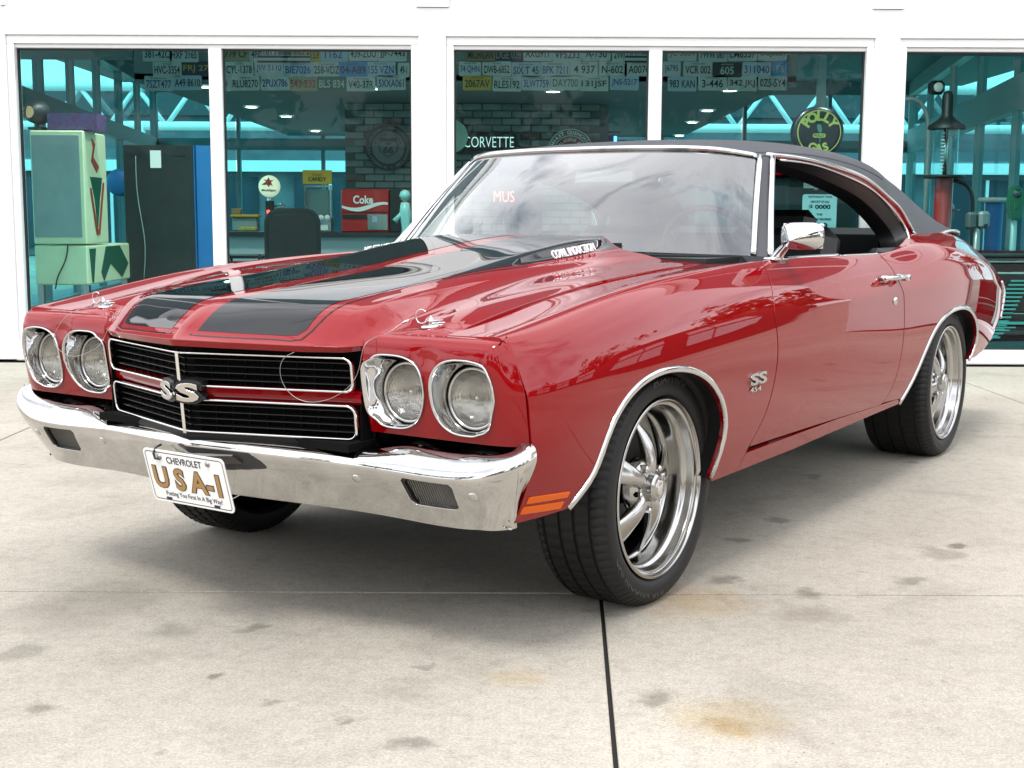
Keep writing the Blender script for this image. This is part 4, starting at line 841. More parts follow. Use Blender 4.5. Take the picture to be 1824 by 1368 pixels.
# number plate on the bumper
PM=frame(Vector((.967,.012,.421)),(0.02,1,0),(.27,0,1)); PM=frame(Vector((.972,.018,.421)),(0,1,-.004),(.27,0,1))
PLT=empty('number_plate');PLT.parent=CAR
def rrect(w_,h_,r,n=5):
    o=[]
    for cx,cy,a0 in ((w_/2-r,h_/2-r,0),(-w_/2+r,h_/2-r,90),(-w_/2+r,-h_/2+r,180),(w_/2-r,-h_/2+r,270)):
        for k in range(n+1):
            a=R(a0+90*k/n);o.append((cx+r*math.cos(a),cy+r*math.sin(a)))
    return o
def plate_mesh(w_,h_,r,z0,z1,M): b=MB();b.prism(rrect(w_,h_,r),z0,z1,'z');b.V=[tuple(M@Vector(v)) for v in b.V];return b
plate_mesh(.296,.150,.014,-.0012,.0012,PM).build('plate',PLATEW,PLT)
def ring(w_,h_,r,t,z,M):
    a=rrect(w_,h_,r);b_=rrect(w_-2*t,h_-2*t,max(r-t,.002));n=len(a);b=MB();b.add([tuple(M@Vector((*p,z))) for p in a+b_],[(i,(i+1)%n,n+(i+1)%n,n+i) for i in range(n)]);return b
ring(.284,.138,.011,.0022,.0016,PM).build('plate_border',INK,PLT)
text('plate_number_outline','U S A-1',INK,PLT,PM@Matrix.Translation((-.004,-.003,.0018)),.07,.248,.0003,.0042,height=.066)
text('plate_number','U S A-1',GOLD,PLT,PM@Matrix.Translation((-.004,-.003,.0025)),.07,.244,.0003,.0018,height=.062)
text('plate_heading','CHEVROLET',INK,PLT,PM@Matrix.Translation((0,.049,.0018)),.022,.128,.0003,.0002,height=.019)
text('plate_slogan','Putting You First In A Big Way!',INK,PLT,PM@Matrix.Translation((.008,-.050,.0018)),.016,.205,.0002,.0000,height=.017)
for x,z in ((-.088,.055),(.088,.055)):
    q=MB().lathe([(0,.005),(.005,.0045),(.0075,.002),(.008,0)],14,'z');q.V=[tuple(PM@(Vector(v)+Vector((x,z,.001)))) for v in q.V];q.build('plate_bolt',STEEL,PLT,True)
for x in (-.088,.088):
    q=MB();q.prism(rrect(.022,.007,.0034),.0013,.0019,'z');q.V=[tuple(PM@(Vector(v)+Vector((x,-.063,0)))) for v in q.V];q.build('plate_slot',INK,PLT)
q=MB();q.tube([PM@Vector((-.085,.05,.004)),PM@Vector((-.098,.052,.008)),PM@Vector((-.102,.066,.006)),PM@Vector((-.10,.078,-.004)),PM@Vector((-.095,.08,-.02))],.003,6);q.build('cable_tie',INK,PLT,True)
q=MB();q.box((.958,.02,.43),(.012,.19,.06));q.build('plate_bracket',STEEL,PLT)
# ------------------------------------------------------------------ bonnet pins with lanyard
for s in(1,-1):
    yy=.603;ss=1-(.716+.62)/(_xs(yy)+.62);p=HOOD(ss,np.array([yy]))[0]*[1,s,1];hpn=empty('bonnet_pin');hpn.parent=CAR;z=p[2]
    q=MB().lathe([(0,.003),(.030,.003),(.034,.0015),(.035,-.002)],28,'z',(0,0,0));q.V=[(v[0]*1.0,v[1]*.62,v[2]) for v in q.V];o_=q.build('scuff_plate',CHR,hpn,True);o_.location=(p[0]-.012,p[1],z+.0015);o_.rotation_euler=(0,R(6),R(-25*s))
    q=MB();q.tube([(p[0],p[1],z),(p[0],p[1],z+.022)],[.0055,.005],10);q.tube([(p[0],p[1],z+.022),(p[0],p[1],z+.026)],[.005,.001],10);q.build('pin_post',CHR,hpn,True)
    rr=[];
    for k in range(22):
        a=R(40+300*k/21);rr.append((p[0]+.006+.0*k,p[1]-.024*1+.017*math.cos(a),z+.023+.017*math.sin(a)))
    q=MB();q.tube(rr,.0018,6);q.tube([(p[0]+.006,p[1]-.01,z+.014),(p[0],p[1]+.004,z+.013),(p[0]-.006,p[1]+.032,z+.016)],.0018,6);q.tube([(p[0],p[1]+.006,z+.009),(p[0]-.012,p[1]+.034,z+.009)],.0028,6);q.build('pull_clip',CHR,hpn,True)
    x,y,zz=p
    if s>0: W=[(x+.006,y-.04,z+.022),(x+.03,y-.065,z+.006),(x+.07,y-.088,z-.02),(.836,.500,.79),(.846,.485,.73),(.848,.445,.675),(.876,.395,.645),(.902,.330,.650),(.912,.290,.70),(.912,.300,.745),(.90,.325,.762)]
    else: W=[(x+.006,y-.02,z+.03),(x+.04,y+.012,z+.012),(x+.10,y-.03,z-.02),(.838,-.655,.77),(.842,-.672,.73),(.842,-.64,.70),(.842,-.58,.69),(.842,-.52,.705),(.845,-.46,.735),(.845,-.43,.775)]
    q=MB();q.tube(curve(W,60),.0009,5);q.build('lanyard_wire',STEEL,hpn,True)
    if s>0: q=MB();a=Vector(W[1]);bq=(Vector(W[0])-a).normalized();q.tube([a,a+bq*.018],.003,8);q.build('crimp_sleeve',CHR,hpn,True)
# fender badges SS 454
for s in(1,-1):
    def bm(txt,x0,z0,wd,ht,mat,ex,off,nm):
        y=float(SIDE(np.array([x0]),SIDE.t_of_z([x0],[z0],8))[0,1])+.003;M=frame(Vector((x0,s*y,z0)),(-s,0.02*0,-.0),(0,0,1))
        text(nm,txt,mat,CAR,M,.05,wd,ex,off,height=ht,bevel=.0005)
    bm('SS',-.472,.605,.125,.037,CHR,.004,.0012,'side_badge'); bm('454',-.457,.573,.085,.015,CHRD,.002,.0002,'engine_badge')
# ------------------------------------------------------------------ wheels
def make_tyre(Rt,W,Rb):
    h=W/2;prof=[(Rb-.004,-h+.02),(Rb+.012,-h-.002),(Rt-.045,-h-.004),(Rt-.018,-h+.006),(Rt-.006,-h+.022)]
    zs=[]
    xs=[-.32,-.10,.10,.32];gw=.0048
    y=-h+.030;prof.append((Rt-.0025,y))
    for k in xs:
        c=k*W;prof+=[(Rt-.001,c-gw-.001),(Rt-.008,c-gw+.0012),(Rt-.008,c+gw-.0012),(Rt-.001,c+gw+.001)]
    prof+=[(Rt-.0025,h-.030),(Rt-.006,h-.022),(Rt-.018,h-.006),(Rt-.024,h-.0015),(Rt-.026,h+.0005),(Rt-.045,h+.004),(Rb+.022,h+.004),(Rb+.012,h+.001),(Rb+.006,h-.004),(Rb-.002,h-.012)]
    m=len(prof)
    def mod(i,j,r,hh):
        if 3<=j<=6 or m-12<=j<=m-8:
            if i%4==0:r-=.005
        elif j in (9,10,13,14,17,18):
            if (i+j)%5==0:r-=.004
        return r,hh
    return MB().lathe(prof,320,'y',mod=mod)
def make_rim(Rl):
    k=Rl/.2635
    prof=[(.258,-.012),(.2635,-.004),(.2635,.0015),(.260,.004),(.2555,.0035),(.2525,-.001),(.2515,-.009),(.2465,-.012),(.2425,-.0125),(.2405,-.017),(.2395,-.034),(.2365,-.040),(.2315,-.0415),(.2285,-.0465),(.2265,-.066),(.225,-.088),(.2215,-.094),(.2165,-.096),(.2135,-.101),(.2125,-.115),(.211,-.21)]
    return MB().lathe([(r*k,h) for r,h in prof],96,'y')
def make_spoke(a0,Rl,dd=0):
    k=Rl/.2635;st=[(.030,.026,-.050,.020),(.052,.025,-.046,.022),(.08,.0245,-.046,.022),(.11,.030,-.052,.021),(.14,.036,-.062,.018),(.17,.043,-.075,.015),(.195,.046,-.087,.011),(.213,.054,-.095,.009)]
    st=Spl([q[0] for q in st],np.array(st))(np.linspace(.03,.213,16));V=[];F=[];n=14;ca,sa=math.cos(a0),math.sin(a0)
    for r,hw,hc,th in st:
        for i in range(n):
            u=2*math.pi*i/n;c,s=math.cos(u),math.sin(u);q=abs(c)**.8*math.copysign(1,c)*hw;hh=hc-dd+abs(s)**.9*math.copysign(1,s)*th;rr=r*k
            x=rr*ca-q*sa;z=rr*sa+q*ca;V.append((x,hh,z))
    m=len(st)
    for i in range(m-1):
        for j in range(n):F.append((i*n+j,i*n+(j+1)%n,(i+1)*n+(j+1)%n,(i+1)*n+j))
    b=MB();b.add(V,F);return b
def arc_text(txt,r,h,size,a0,mat,par,dirn=1,wd=1.0):
    V,F=text_mesh(txt,size,.0012,.0008,space=1.1);xs=[v.x for v in V];c=(min(xs)+max(xs))/2;out=[]
    for v in V:
        if dirn>0:a=a0-(v.x-c)*wd/r;rr=r+v.y
        else:a=a0+(v.x-c)*wd/r;rr=r-v.y
        out.append((rr*math.cos(a),h+max(v.z,0)*1.0,rr*math.sin(a)))
    return mesh('sidewall_lettering',out,F,mat,par)
def wheel(x,ylip,Rt,W,Rl,s,rot,letters):
    wh=empty('wheel');wh.parent=CAR;wh.location=(x,s*ylip,Rt-.006);wh.rotation_euler=(0,0,0 if s>0 else math.pi)
    # local +y is outward. for text: local x runs towards the front on the left side
    t=make_tyre(Rt,W,Rl+.002).build('tyre',RUB,wh,True,sharp=38);t.location=(0,-W/2+.004,0)
    make_rim(Rl).build('rim',ALU,wh,True,sharp=50)
    for k in range(5): make_spoke(rot+k*2*math.pi/5,Rl).build('spoke',ALU,wh,True)
    MB().lathe([(.0,-.034),(.040,-.035),(.070,-.043),(.082,-.056),(.084,-.08)],40,'y').build('hub',ALU,wh,True,sharp=40)
    sq=lambda i,j,r,h:(r*(1+ (.13 if j in(3,4,5) else 0)*abs(math.cos(2*(2*math.pi*i/64+.6)))**6),h)
    cap=MB().lathe([(0,.0),(.024,-.0005),(.026,-.003),(.035,-.005),(.0405,-.011),(.042,-.030),(.054,-.032),(.058,-.037)],48,'y').build('centre_cap',ALU,wh,True,sharp=32)
    MB().lathe([(0,.0),(.019,0),(.0205,-.001)],24,'y',(0,.0008,0)).build('cap_emblem',CHRD,wh,True)
    for k in range(5):
        a=rot+(k+.5)*2*math.pi/5;MB().lathe([(0,-.030),(.006,-.030),(.009,-.033),(.010,-.056)],6,'y',(.066*math.cos(a),.006,.066*math.sin(a))).build('lug_nut',CHR,wh)
    for k in range(4):
        a=R(35+90*k);MB().lathe([(0,-.032),(.003,-.032),(.004,-.035)],8,'y',(.052*math.cos(a),.005,.052*math.sin(a))).build('cap_screw',CHR,wh)
    MB().lathe([(.06,-.125),(.165,-.125),(.165,-.15),(.06,-.15)],48,'y').build('brake_disc',BRK,wh,True,sharp=30)
    MB().lathe([(.0,-.20),(Rl*.8,-.20)],32,'y').build('wheel_back',DARK,wh)
    if letters:
        rr=(Rt+Rl)/2-.002
        for txt,a,d in (('EVOLUXX',R(96),-1),('CAPRICORN UHP',R(-62),1)):
            # local x points to the car front on the left side, seen from outside the front is on the left
            V,F=text_mesh(txt,.040,.0015,.0012,space=1.12);xs=[v.x for v in V];c=(min(xs)+max(xs))/2;out=[]
            for v in V:
                if d<0:a_=a+(v.x-c)*-1/rr*-1;r_=rr+v.y
                ang=(a+(v.x-c)/rr) if d<0 else (a-(v.x-c)/rr)
                r_=rr+(v.y if d<0 else -v.y)
                out.append((-r_*math.cos(math.pi-ang) if 0 else r_*math.cos(ang),.0065+max(v.z,0)*.6,r_*math.sin(ang)))
            mesh('sidewall_lettering',out,F,RUBT,wh)
for s in(1,-1):
    wheel(0,.872,.340,.226,.2575,s,R(98),s>0); wheel(-2.845,.893,.348,.300,.2635,s,R(60),s>0)
# ------------------------------------------------------------------ underbody and cabin
b=MB();b.box((-.1,0,.27),(.6,.9,.14));b.box((-1.6,0,.40),(4.1,1.20,.20));b.box((-1.2,0,.40),(1.60,1.66,.14));b.box((-3.55,0,.52),(.6,1.5,.16));b.box((.35,0,.62),(.7,1.1,.2));b.box((-2.9,0,.72),(1.6,1.16,.26));b.build('underbody',DARK,CAR)  # floor pan boxes; low front one added to deepen shade under the car
b=MB()
for y in(.38,-.38):b.tube([(-.5,y,.24),(-1.5,y,.22),(-3.7,y,.26)],.032,10)
b.build('exhaust_pipes',STEEL,CAR,True)
b=MB();b.tube([(0,-.72,.34),(0,.72,.34)],.035,8);b.tube([(-2.845,-.72,.348),(-2.845,.72,.348)],.05,10);b.build('suspension',DARK,CAR,True)
b=MB();b.box((-1.05,0,.93),(.34,1.46,.07),bev=.03);b.box((-1.18,0,.83),(.12,1.4,.20),bev=.03);b.box((-.80,0,.945),(.34,1.40,.03));b.build('dashboard',TRIMB,CAR)
b=MB().lathe([(0,0)],3);b=MB()
tor=[(-1.36+.03*math.sin(a)*0+.05*math.sin(a),.37+.19*math.cos(a),.955+.175*math.sin(a)) for a in np.linspace(0,2*math.pi,33)[:-1]]
b.tube(tor,.013,8,closed=True);b.bar((-1.36,.19,.955),(-1.36,.55,.955),.03,.012);b.tube([(-1.36,.37,.955),(-1.15,.37,.88)],.03,8);b.build('steering_wheel',TRIMB,CAR,True,sharp=50)
def seat(y):
    b=MB();b.box((-1.75,y,.60),(.52,.52,.16),bev=.05);rot=Matrix.Rotation(R(-16),3,'Y');b.box((-2.02,y,.82),(.13,.50,.48),rot,bev=.05);b.box((-2.11,y,1.05),(.09,.26,.16),rot,bev=.04);b.build('front_seat',SEATM,CAR)
seat(.38);seat(-.38)
b=MB();b.box((-2.62,0,.66),(.5,1.25,.16),bev=.05);b.box((-2.80,0,.88),(.15,1.25,.34),Matrix.Rotation(R(-20),3,'Y'),bev=.05);b.box((-3.05,0,.985),(.5,1.3,.02));b.build('rear_seat',SEATM,CAR)
for s in(1,-1):
    b=MB();b.box((-1.45,s*.79,.76),(1.3,.04,.38),bev=.012);b.box((-1.5,s*.77,.83),(.5,.05,.04),bev=.015);b.box((-2.30,s*.775,.77),(.44,.05,.40),bev=.015);b.box((-1.4,s*.82,.948),(1.1,.045,.012));b.build('door_card',SEATM,CAR)
b=MB();b.box((0,0,0),(.02,.25,.058),bev=.012);o=b.build('rear_view_mirror',P('mirror_shell',(.22,.23,.23),.3,.4),CAR);o.location=(-1.16,0.02,1.245);o.rotation_euler=(0,R(-8),R(8))
b=MB();b.tube([(-1.16,.02,1.26),(-1.10,.0,1.315)],.006,6);b.build('mirror_stalk',CHR,CAR)
# wing mirror on the driver's side
for s in(1,):
    mr=empty('wing_mirror');mr.parent=CAR
    V=[];F=[];n=36;cx,cy,cz=(-.80,.955*s,1.035)
    prof=[(0,.066,.62,-.30),(.25,.055,.4,-.2),(.6,.028,.15,-.08),(.9,.008,0,0),(1,.0,0,0),(1.0,-.014,0,0),(.95,-.016,0,0)]
    for k,x,sh,sv in prof:
        for i in range(n):
            u=2*math.pi*i/n;c,d=math.cos(u),math.sin(u);e=2/3.6;yy=abs(c)**e*math.copysign(1,c)*.071*k;zz=abs(d)**e*math.copysign(1,d)*.044*k*(1+.10*c*0)
            V.append((cx+x,cy+yy-s*sh*.02,cz+zz+sv*.05))
    for j in range(len(prof)-1):
        for i in range(n):F.append((j*n+i,j*n+(i+1)%n,(j+1)*n+(i+1)%n,(j+1)*n+i))
    b=MB();b.add(V,F);o=b.build('mirror_head',CHR,mr,True,sharp=60)
    b=MB();b.box((cx-.0135,cy,cz),(.002,.135,.08));b.build('mirror_glass',CHR,mr)
    b=MB();b.tube([(-.845,.850*s,.955),(-.835,.872*s,.982),(-.812,.905*s,1.010),(-.78,.935*s,1.027)],[.021,.016,.012,.010],12);b.box((-.845,.852*s,.958),(.12,.045,.012),bev=.005);b.build('mirror_stalk',CHR,mr,True,sharp=50)
# ------------------------------------------------------------------ tail of the car
DX=[-3.44,-3.55,-3.7,-3.85,-3.98];DZ=[1.035,.998,.962,.905,.83]
def DECK(x,y):
    x=np.atleast_1d(x).astype(float);y=np.atleast_1d(y).astype(float);z=Spl(DX,np.array(DZ))(x);e=SIDE(x,np.full(x.shape,10.))
    k=np.clip(np.abs(y)/e[:,1],0,1);return np.stack([x,y,z*(1-k**3)+e[:,2]*k**3],1)
panel('boot_lid',DECK,[(-3.445,-.70),(-3.445,0),(-3.445,.70),(-3.6,.705),(-3.84,.695),(-3.95,.60),(-3.965,0),(-3.95,-.60),(-3.84,-.695),(-3.6,-.705)],RED,CAR,(1,1),.04)
te=onside([(-3.86,10),(-3.93,9),(-3.965,8),(-3.99,6.8),(-3.985,5.3),(-3.96,4),(-3.90,2.9),(-3.82,2.2),(-3.70,1.6),(-3.5,1.2),(-3.3,1.05)])[0];te2=te.copy();te2[:,1]=.3;te2[:,0]-=.03;ribbon('tail_panel',te-[0,.002,0],te2,RED,CAR,True);ribbon('tail_centre',te2,te2*[1,-1,1],RED,CAR)
RB=np.array([(-3.99,0,.56),(-3.99,.4,.56),(-3.975,.66,.56),(-3.95,.77,.565),(-3.92,.82,.57)])
c=curve(RB,30);c=np.vstack([c[::-1]*[1,-1,1],c[1:]]);V=[];F=[]
pr_=[(0,.07),(.015,.06),(.02,.0),(.0,-.07),(-.03,-.10),(-.06,-.10)]
T=np.gradient(c,axis=0);T/=np.linalg.norm(T,axis=1)[:,None]
for i in range(len(c)):
    o_=np.array([-T[i][1],T[i][0],0]);o_=o_*np.sign((o_*(c[i]-[-2,0,.5])).sum());o_/=np.linalg.norm(o_)
    for d,z in pr_:V.append(c[i]+o_*d+[0,0,z*.7])
m=len(pr_)
for i in range(len(c)-1):
    for j in range(m-1):F.append((i*m+j,i*m+j+1,(i+1)*m+j+1,(i+1)*m+j))
b=MB();b.add(V,F);b.build('rear_bumper',CHR,CAR,True)
for s in(1,-1):
    p,n=onside([(-3.962,6.6),(-3.975,5.2),(-3.955,3.8),(-3.90,2.6)]);moulding('tail_edge_trim',curve(p,20)*[1,s,1],np.tile([-.5,.85*s,0],(20,1)),.014,.006,CHR,CAR)
    for k in range(8):
        p,n=onside([(-3.915+.0*k,5.6-k*.42)]);p=p[0];MB().box((p[0]+.0,s*(p[1]+.003),p[2]),(.045,.006,.007),bev=.002).build('side_marker_rib',P('marker_red',(.25,.004,.006),.2,coat=1) if k==0 and s==1 else bpy.data.materials['marker_red'],CAR)
# ------------------------------------------------------------------ number plates on the fascia
PC={'w':P('plate_white_aged',(.42,.46,.46),.4),'y':P('plate_yellow',(.44,.30,.05),.4),'n':P('plate_navy',(.02,.03,.07),.4),'g':P('plate_green',(.02,.12,.07),.4),'b':P('plate_blue',(.05,.22,.45),.4),'k':P('plate_black',(.02,.02,.025),.4),'t':P('plate_tan',(.30,.25,.16),.4),'p':P('plate_pale_blue',(.32,.42,.50),.4),'o':P('plate_bronze',(.20,.15,.09),.4)}
PI={'k':INK,'b':P('plate_blue_ink',(.03,.06,.22),.4),'r':P('plate_red_ink',(.35,.05,.04),.4),'w':PC['w'],'g':P('plate_green_ink',(.03,.14,.08),.4),'y':PC['y']}
CN={'w':'white','y':'yellow','n':'navy blue','g':'dark green','b':'bright blue','k':'black','t':'tan','p':'pale blue','o':'bronze brown'}
rows=dict(A=96.5,B=123.5,C=148.5)
PL=[('A',280,'381-42C','w','k',''),('A',328,'HXF 2165','w','k',''),('B',298,'HVC-3354','w','k','TEXAS'),('B',349,'FRJ 27','n','y',''),('C',283,'7SZT477','w','b','California'),('C',334,'A49 8610','p','k',''),
('A',418,'1779 CF','t','k',''),('A',470,'4F01913','w','k',''),('A',545,'02H 4153','y','k',''),('A',594,'1162','p','b',''),('A',647,'439-ZUU','w','k',''),('A',699,'JJF-7443','w','k',''),
('B',426,'CYL-1378','w','k','TEXAS'),('B',479,'JW 5110','w','b',''),('B',531,'BIE7026','p','b','WASHINGTON'),('B',582,'258-VDZ','w','k','Tennessee'),('B',629,'04-A89','b','k','NEVADA'),('B',679,'155 VZN','p','b','Kentucky'),('B',719,'49-1','w','k',''),
('C',402,'HH','w','k',''),('C',437,'RLU8270','w','k','GEORGIA'),('C',490,'2PUX786','w','b',''),('C',540,'543 232','t','r',''),('C',591,'BLS 834','g','w',''),('C',643,'V40-37R','w','k','Tennessee'),('C',697,'5XXA061','w','b','California'),
('A',856,'MICHIGAN','o','k',''),('A',906,'DGE 028','n','t',''),('A',958,'AXG917','w','k',''),('A',1010,'VFS233','w','k',''),('A',1062,'A-730','w','k',''),('A',1116,'2WU 920','w','k',''),
('B',837,'74 QHN','w','b','MANATEE'),('B',885,'DWB-6852','w','k','TEXAS'),('B',937,'SIX T 45','p','k','Illinois'),('B',989,'BPK 7211','w','b','MICHIGAN'),('B',1041,'4 937','w','k','TRUCK'),('B',1091,'N-602','w','k','KENTUCKY'),('B',1138,'A0070','w','k','TENNESSEE'),
('C',850,'2067AV','y','k','VIRGINIA'),('C',903,'RLES192','w','k','GEORGIA'),('C',955,'3LWT759','w','b','California'),('C',1007,'DAY700','w','g',''),('C',1058,'131JSF','w','k','ALABAMA'),('C',1112,'JNS-5217','p','b',''),
('A',1215,'JC 5064','w','r',''),('A',1270,'7WW 067','w','k',''),('A',1323,'LM6357','w','k',''),('A',1376,'CGJ5861','w','k',''),('B',1196,'J6795','w','b',''),('B',1243,'VCR 002','w','k','TREASURE'),('B',1295,'605','k','w','ANTIQUE'),('B',1348,'311040','p','b',''),('B',1389,'I08','b','w',''),
('C',1215,'983 KAN','p','k',''),('C',1269,'3-446','w','k','VIRGINIA'),('C',1322,'342 JKJ','w','k',''),('C',1376,'0Z5-5Y4','w','k','')]
rk=random.Random(11)
def plate_thing(u,v,Y,txt,c,k,hd,wd=.300,ht=.150,label=None,tilt=0):
    p=at(u,v,Y);t=empty('licence_plate',(p.x,Y,p.z),0,label,'licence plate','licence plates covering the showroom fascia');t.rotation_euler=(0,tilt,0)
    q=MB();q.prism(rrect(wd,ht,.014,3),0,.004);q.V=[(x,y-.004,z) for x,y,z in q.V];q.build('plate',PC[c],t)
    M=frame(Vector((0,-.006,-.006 if hd else 0)),(1,0,0),(0,0,1))
    text('plate_number',txt,PI[k] if k in PI else PC[k],t,M,.09,min(.262,.040*len(txt)+.02)*wd/.3,.0006,.0012,height=.080)
    if hd: text('plate_state_name',hd,PI['k'] if c!='k' else PC['w'],t,M@Matrix.Translation((0,.060,0)),.03,min(.16,.018*len(hd)),.0004,.0,height=.018)
RN=dict(A='top row',B='middle row',C='bottom row')
for r,u,txt,c,k,hd in PL:
    wd=.300
    if u in(402,719,1389,1196,837):wd={402:.11,719:.12,1389:.155,1196:.19,837:.23}[u]
    plate_thing(u,rows[r]+rk.uniform(-1.2,1.2)+(-2 if r=='C' and 0 else 0),13.78-(.004 if (u//3)%2 else 0),txt,c,k,hd,wd,.150,f'{CN[c]} licence plate reading {txt} in the {RN[r]} over the window',rk.uniform(-.012,.012))
for u0,u1,nm in((458,553,'left'),(1112,1158,'right')):
    a=at(u0,105,13.77);b_=at(u1,105,13.77);t=empty('striped_panel',((a.x+b_.x)/2,13.77,a.z),0,'black and white striped air grille between the plates, '+nm+' of the two','vent','striped grilles among the plates');L0=b_.x-a.x
    MB().box((0,0,0),(L0,.01,.085)).build('backing',PC['w'],t)
    for z in(-.028,.022): MB().box((0,-.007,z),(L0-.01,.004,.022)).build('stripe',PC['k'],t)
# ------------------------------------------------------------------ things inside the showroom
CRM=P('cream_enamel',(.74,.78,.52),.45,noise=(5,(.60,.64,.42),.4)); GRY=P('grey_back_panel',(.28,.36,.36),.6,noise=(4,(.22,.28,.28),.6)); DGR=P('dark_green_art',(.01,.10,.06),.5); REDA=P('red_art',(.40,.05,.03),.5); PUR=P('purple_card',(.14,.03,.12),.6,noise=(30,(.05,.10,.25),.8)); BLKP=P('black_laminate',(.012,.016,.018),.5,noise=(7,(.02,.03,.03),.6)); BLU=P('blue_cabinet_side',(.02,.16,.42),.5)
STE=P('chromed_steel',(.6,.6,.6),.2,1); CTOP=P('counter_top',(.03,.035,.04),.4); CFR=P('counter_front',(.45,.52,.54),.5); REDE=P('red_enamel',(.42,.02,.02),.35,coat=.5); WHE=P('white_enamel',(.8,.8,.78),.35); YEL=P('yellow_sign',(.55,.36,.05),.5); AQUA=P('aqua_enamel',(.30,.62,.60),.35,coat=.6)
NR=P('red_neon',(1,.1,.08),.4,emit=(1,.05,.03),es=3.5); NBL=P('blue_neon',(.1,.2,1),.4,emit=(.08,.25,1),es=4); NP=P('pink_neon',(1,.3,.3),.4,emit=(1,.08,.07),es=7); NWH=P('white_neon',(.9,1,.95),.4,emit=(.75,.95,.9),es=.55); GLOBE=P('lit_milk_glass',(.85,.80,.62),.3,emit=(1,.86,.6),es=.35)
CG=glass('clear_glass',(.85,.93,.93),1.4)
# pinball machine seen from the back
p=at(52,232,11.0);q=at(155,435,11.0);x0,x1,z1,z0=p.x,q.x,p.z,q.z;zb=at(52,508,11).z
t=empty('pinball_machine',((x0+x1)/2,11,0),0,'cream pinball machine with grey back panel and green and red side art','pinball machine');w2=(x1-x0)/2
MB().box((0,.30,(z0+z1)/2),(2*w2,.60,z1-z0),bev=.01).build('backbox',CRM,t)
MB().box((-.01,-.004,(z0+z1)/2+.01),(2*w2-.05,.012,z1-z0-.10)).build('back_panel',GRY,t)
MB().box((0,.62,(z0+zb)/2-.005),(2*w2+.0,1.24,z0-zb-.015),bev=.012).build('cabinet',CRM,t)
for sx in(-1,1):
    for y in(.05,1.15): MB().box((sx*(w2-.03),y,zb/2),(.05,.05,zb)).build('leg',STE,t)
def onx(name,poly,mat,X):
    poly=[(a*(2.0 if c>z0-.02 else 1),c) for a,c in poly]; b=MB();b.prism(poly,X,X+.004,'x');return b.build(name,mat,t)
hB=z1-z0
SX_=2.2
onx('side_art',[(.07,z0+.60*hB),(.23,z0+.60*hB),(.19,z0+.40*hB),(.15,z0+.12*hB),(.12,z0+.40*hB)],DGR,w2)
onx('side_art',[(.13,z0+.08*hB),(.17,z0+.08*hB),(.25,z0+.55*hB),(.235,z0+.56*hB),(.16,z0+.13*hB),(.14,z0+.13*hB),(.075,z0+.5*hB),(.06,z0+.5*hB)],REDA,w2+.005)
onx('side_art',[(.10,z0+.95*hB),(.15,z0+.9*hB),(.12,z0+.78*hB),(.19,z0+.70*hB),(.16,z0+.64*hB),(.09,z0+.74*hB),(.12,z0+.86*hB)],REDA,w2+.001)
onx('side_art',[(.05,z0-.04),(.22,z0-.04),(.14,zb+.02),(.10,zb+.02)],DGR,w2+.001);onx('side_art',[(.5,z0-.03),(.9,z0-.03),(1.15,z0-.2),(.95,zb+.03),(.62,z0-.18),(.42,zb+.02),(.35,zb+.1)],DGR,w2+.002)
b=MB();b.tube(curve([(.07,-.02,z0),(.04,-.03,z0-.15),(-.02,-.03,zb+.08),(-.05,-.02,zb-.03)],16),.006,6);b.build('power_cord',BLKP,t,True)
a=at(85,232,11.05);c_=at(172,203,11.05);k=MB();k.box((0,0,0),(c_.x-a.x,.25,c_.z-a.z));k=k.build('carton',PUR,None);k.location=((a.x+c_.x)/2,11.17,(a.z+c_.z)/2+.006);tag(k,'purple printed carton lying on top of the pinball machine','box')
p=at(62,200,11.05);t=empty('floodlight',(p.x,11.1,p.z),R(-20),'black round floodlight on top of the pinball machine','lamp');MB().lathe([(.05,-.10),(.085,-.06),(.10,.02),(.10,.05)],24,'y').build('housing',BLKP,t,True);MB().lathe([(0,-.0),(.09,-.0)],24,'y',(0,-.03,0)).build('lamp_face',P('warm_lamp_glass',(.5,.38,.22),.2,emit=(1,.7,.4),es=.3),t)
b=MB();b.box((0,.0,-.13),(.12,.10,.02));b.bar((0,0,-.12),(0,0,-.08),.02);b.build('bracket',BLKP,t)
p=at(218,258,12.2);q=at(343,258,12.2);t=empty('arcade_cabinet',((p.x+q.x)/2,12.2,0),0,'tall black-backed arcade cabinet with bright blue side','cabinet');w2=(q.x-p.x)/2;h=p.z
MB().box((0,.28,h/2),(2*w2,.56,h),bev=.008).build('body',BLKP,t);MB().box((w2+.004,.29,h/2),(.006,.56,h-.01)).build('side_panel',BLU,t)
MB().box((w2+.10,.30,h*.5),(.17,.50,h)).build('side_wing',BLU,t)
MB().box((-.02,-.004,h-.13),(.10,.008,.16)).build('paper_label',WHE,t);
for dx in(-.20,.20): MB().box((dx,-.003,h-.085),(.10,.006,.03)).build('vent_slot',PC['k'],t)
b=MB();b.tube(curve([(-.2,-.02,h-.1),(-.19,-.02,h-.5),(-.14,-.02,h-.9),(-.16,-.02,.5)],20),.005,5);b.build('power_cord',GRY,t,True)
p=at(213,325,12.6);k=MB().lathe([(0,-.03),(.10,-.03),(.13,0),(.13,.03)],28,'y').build('blue_drum',BLU,None,True);k.location=p;tag(k,'round blue sign disc peeping out left of the black arcade cabinet','sign')
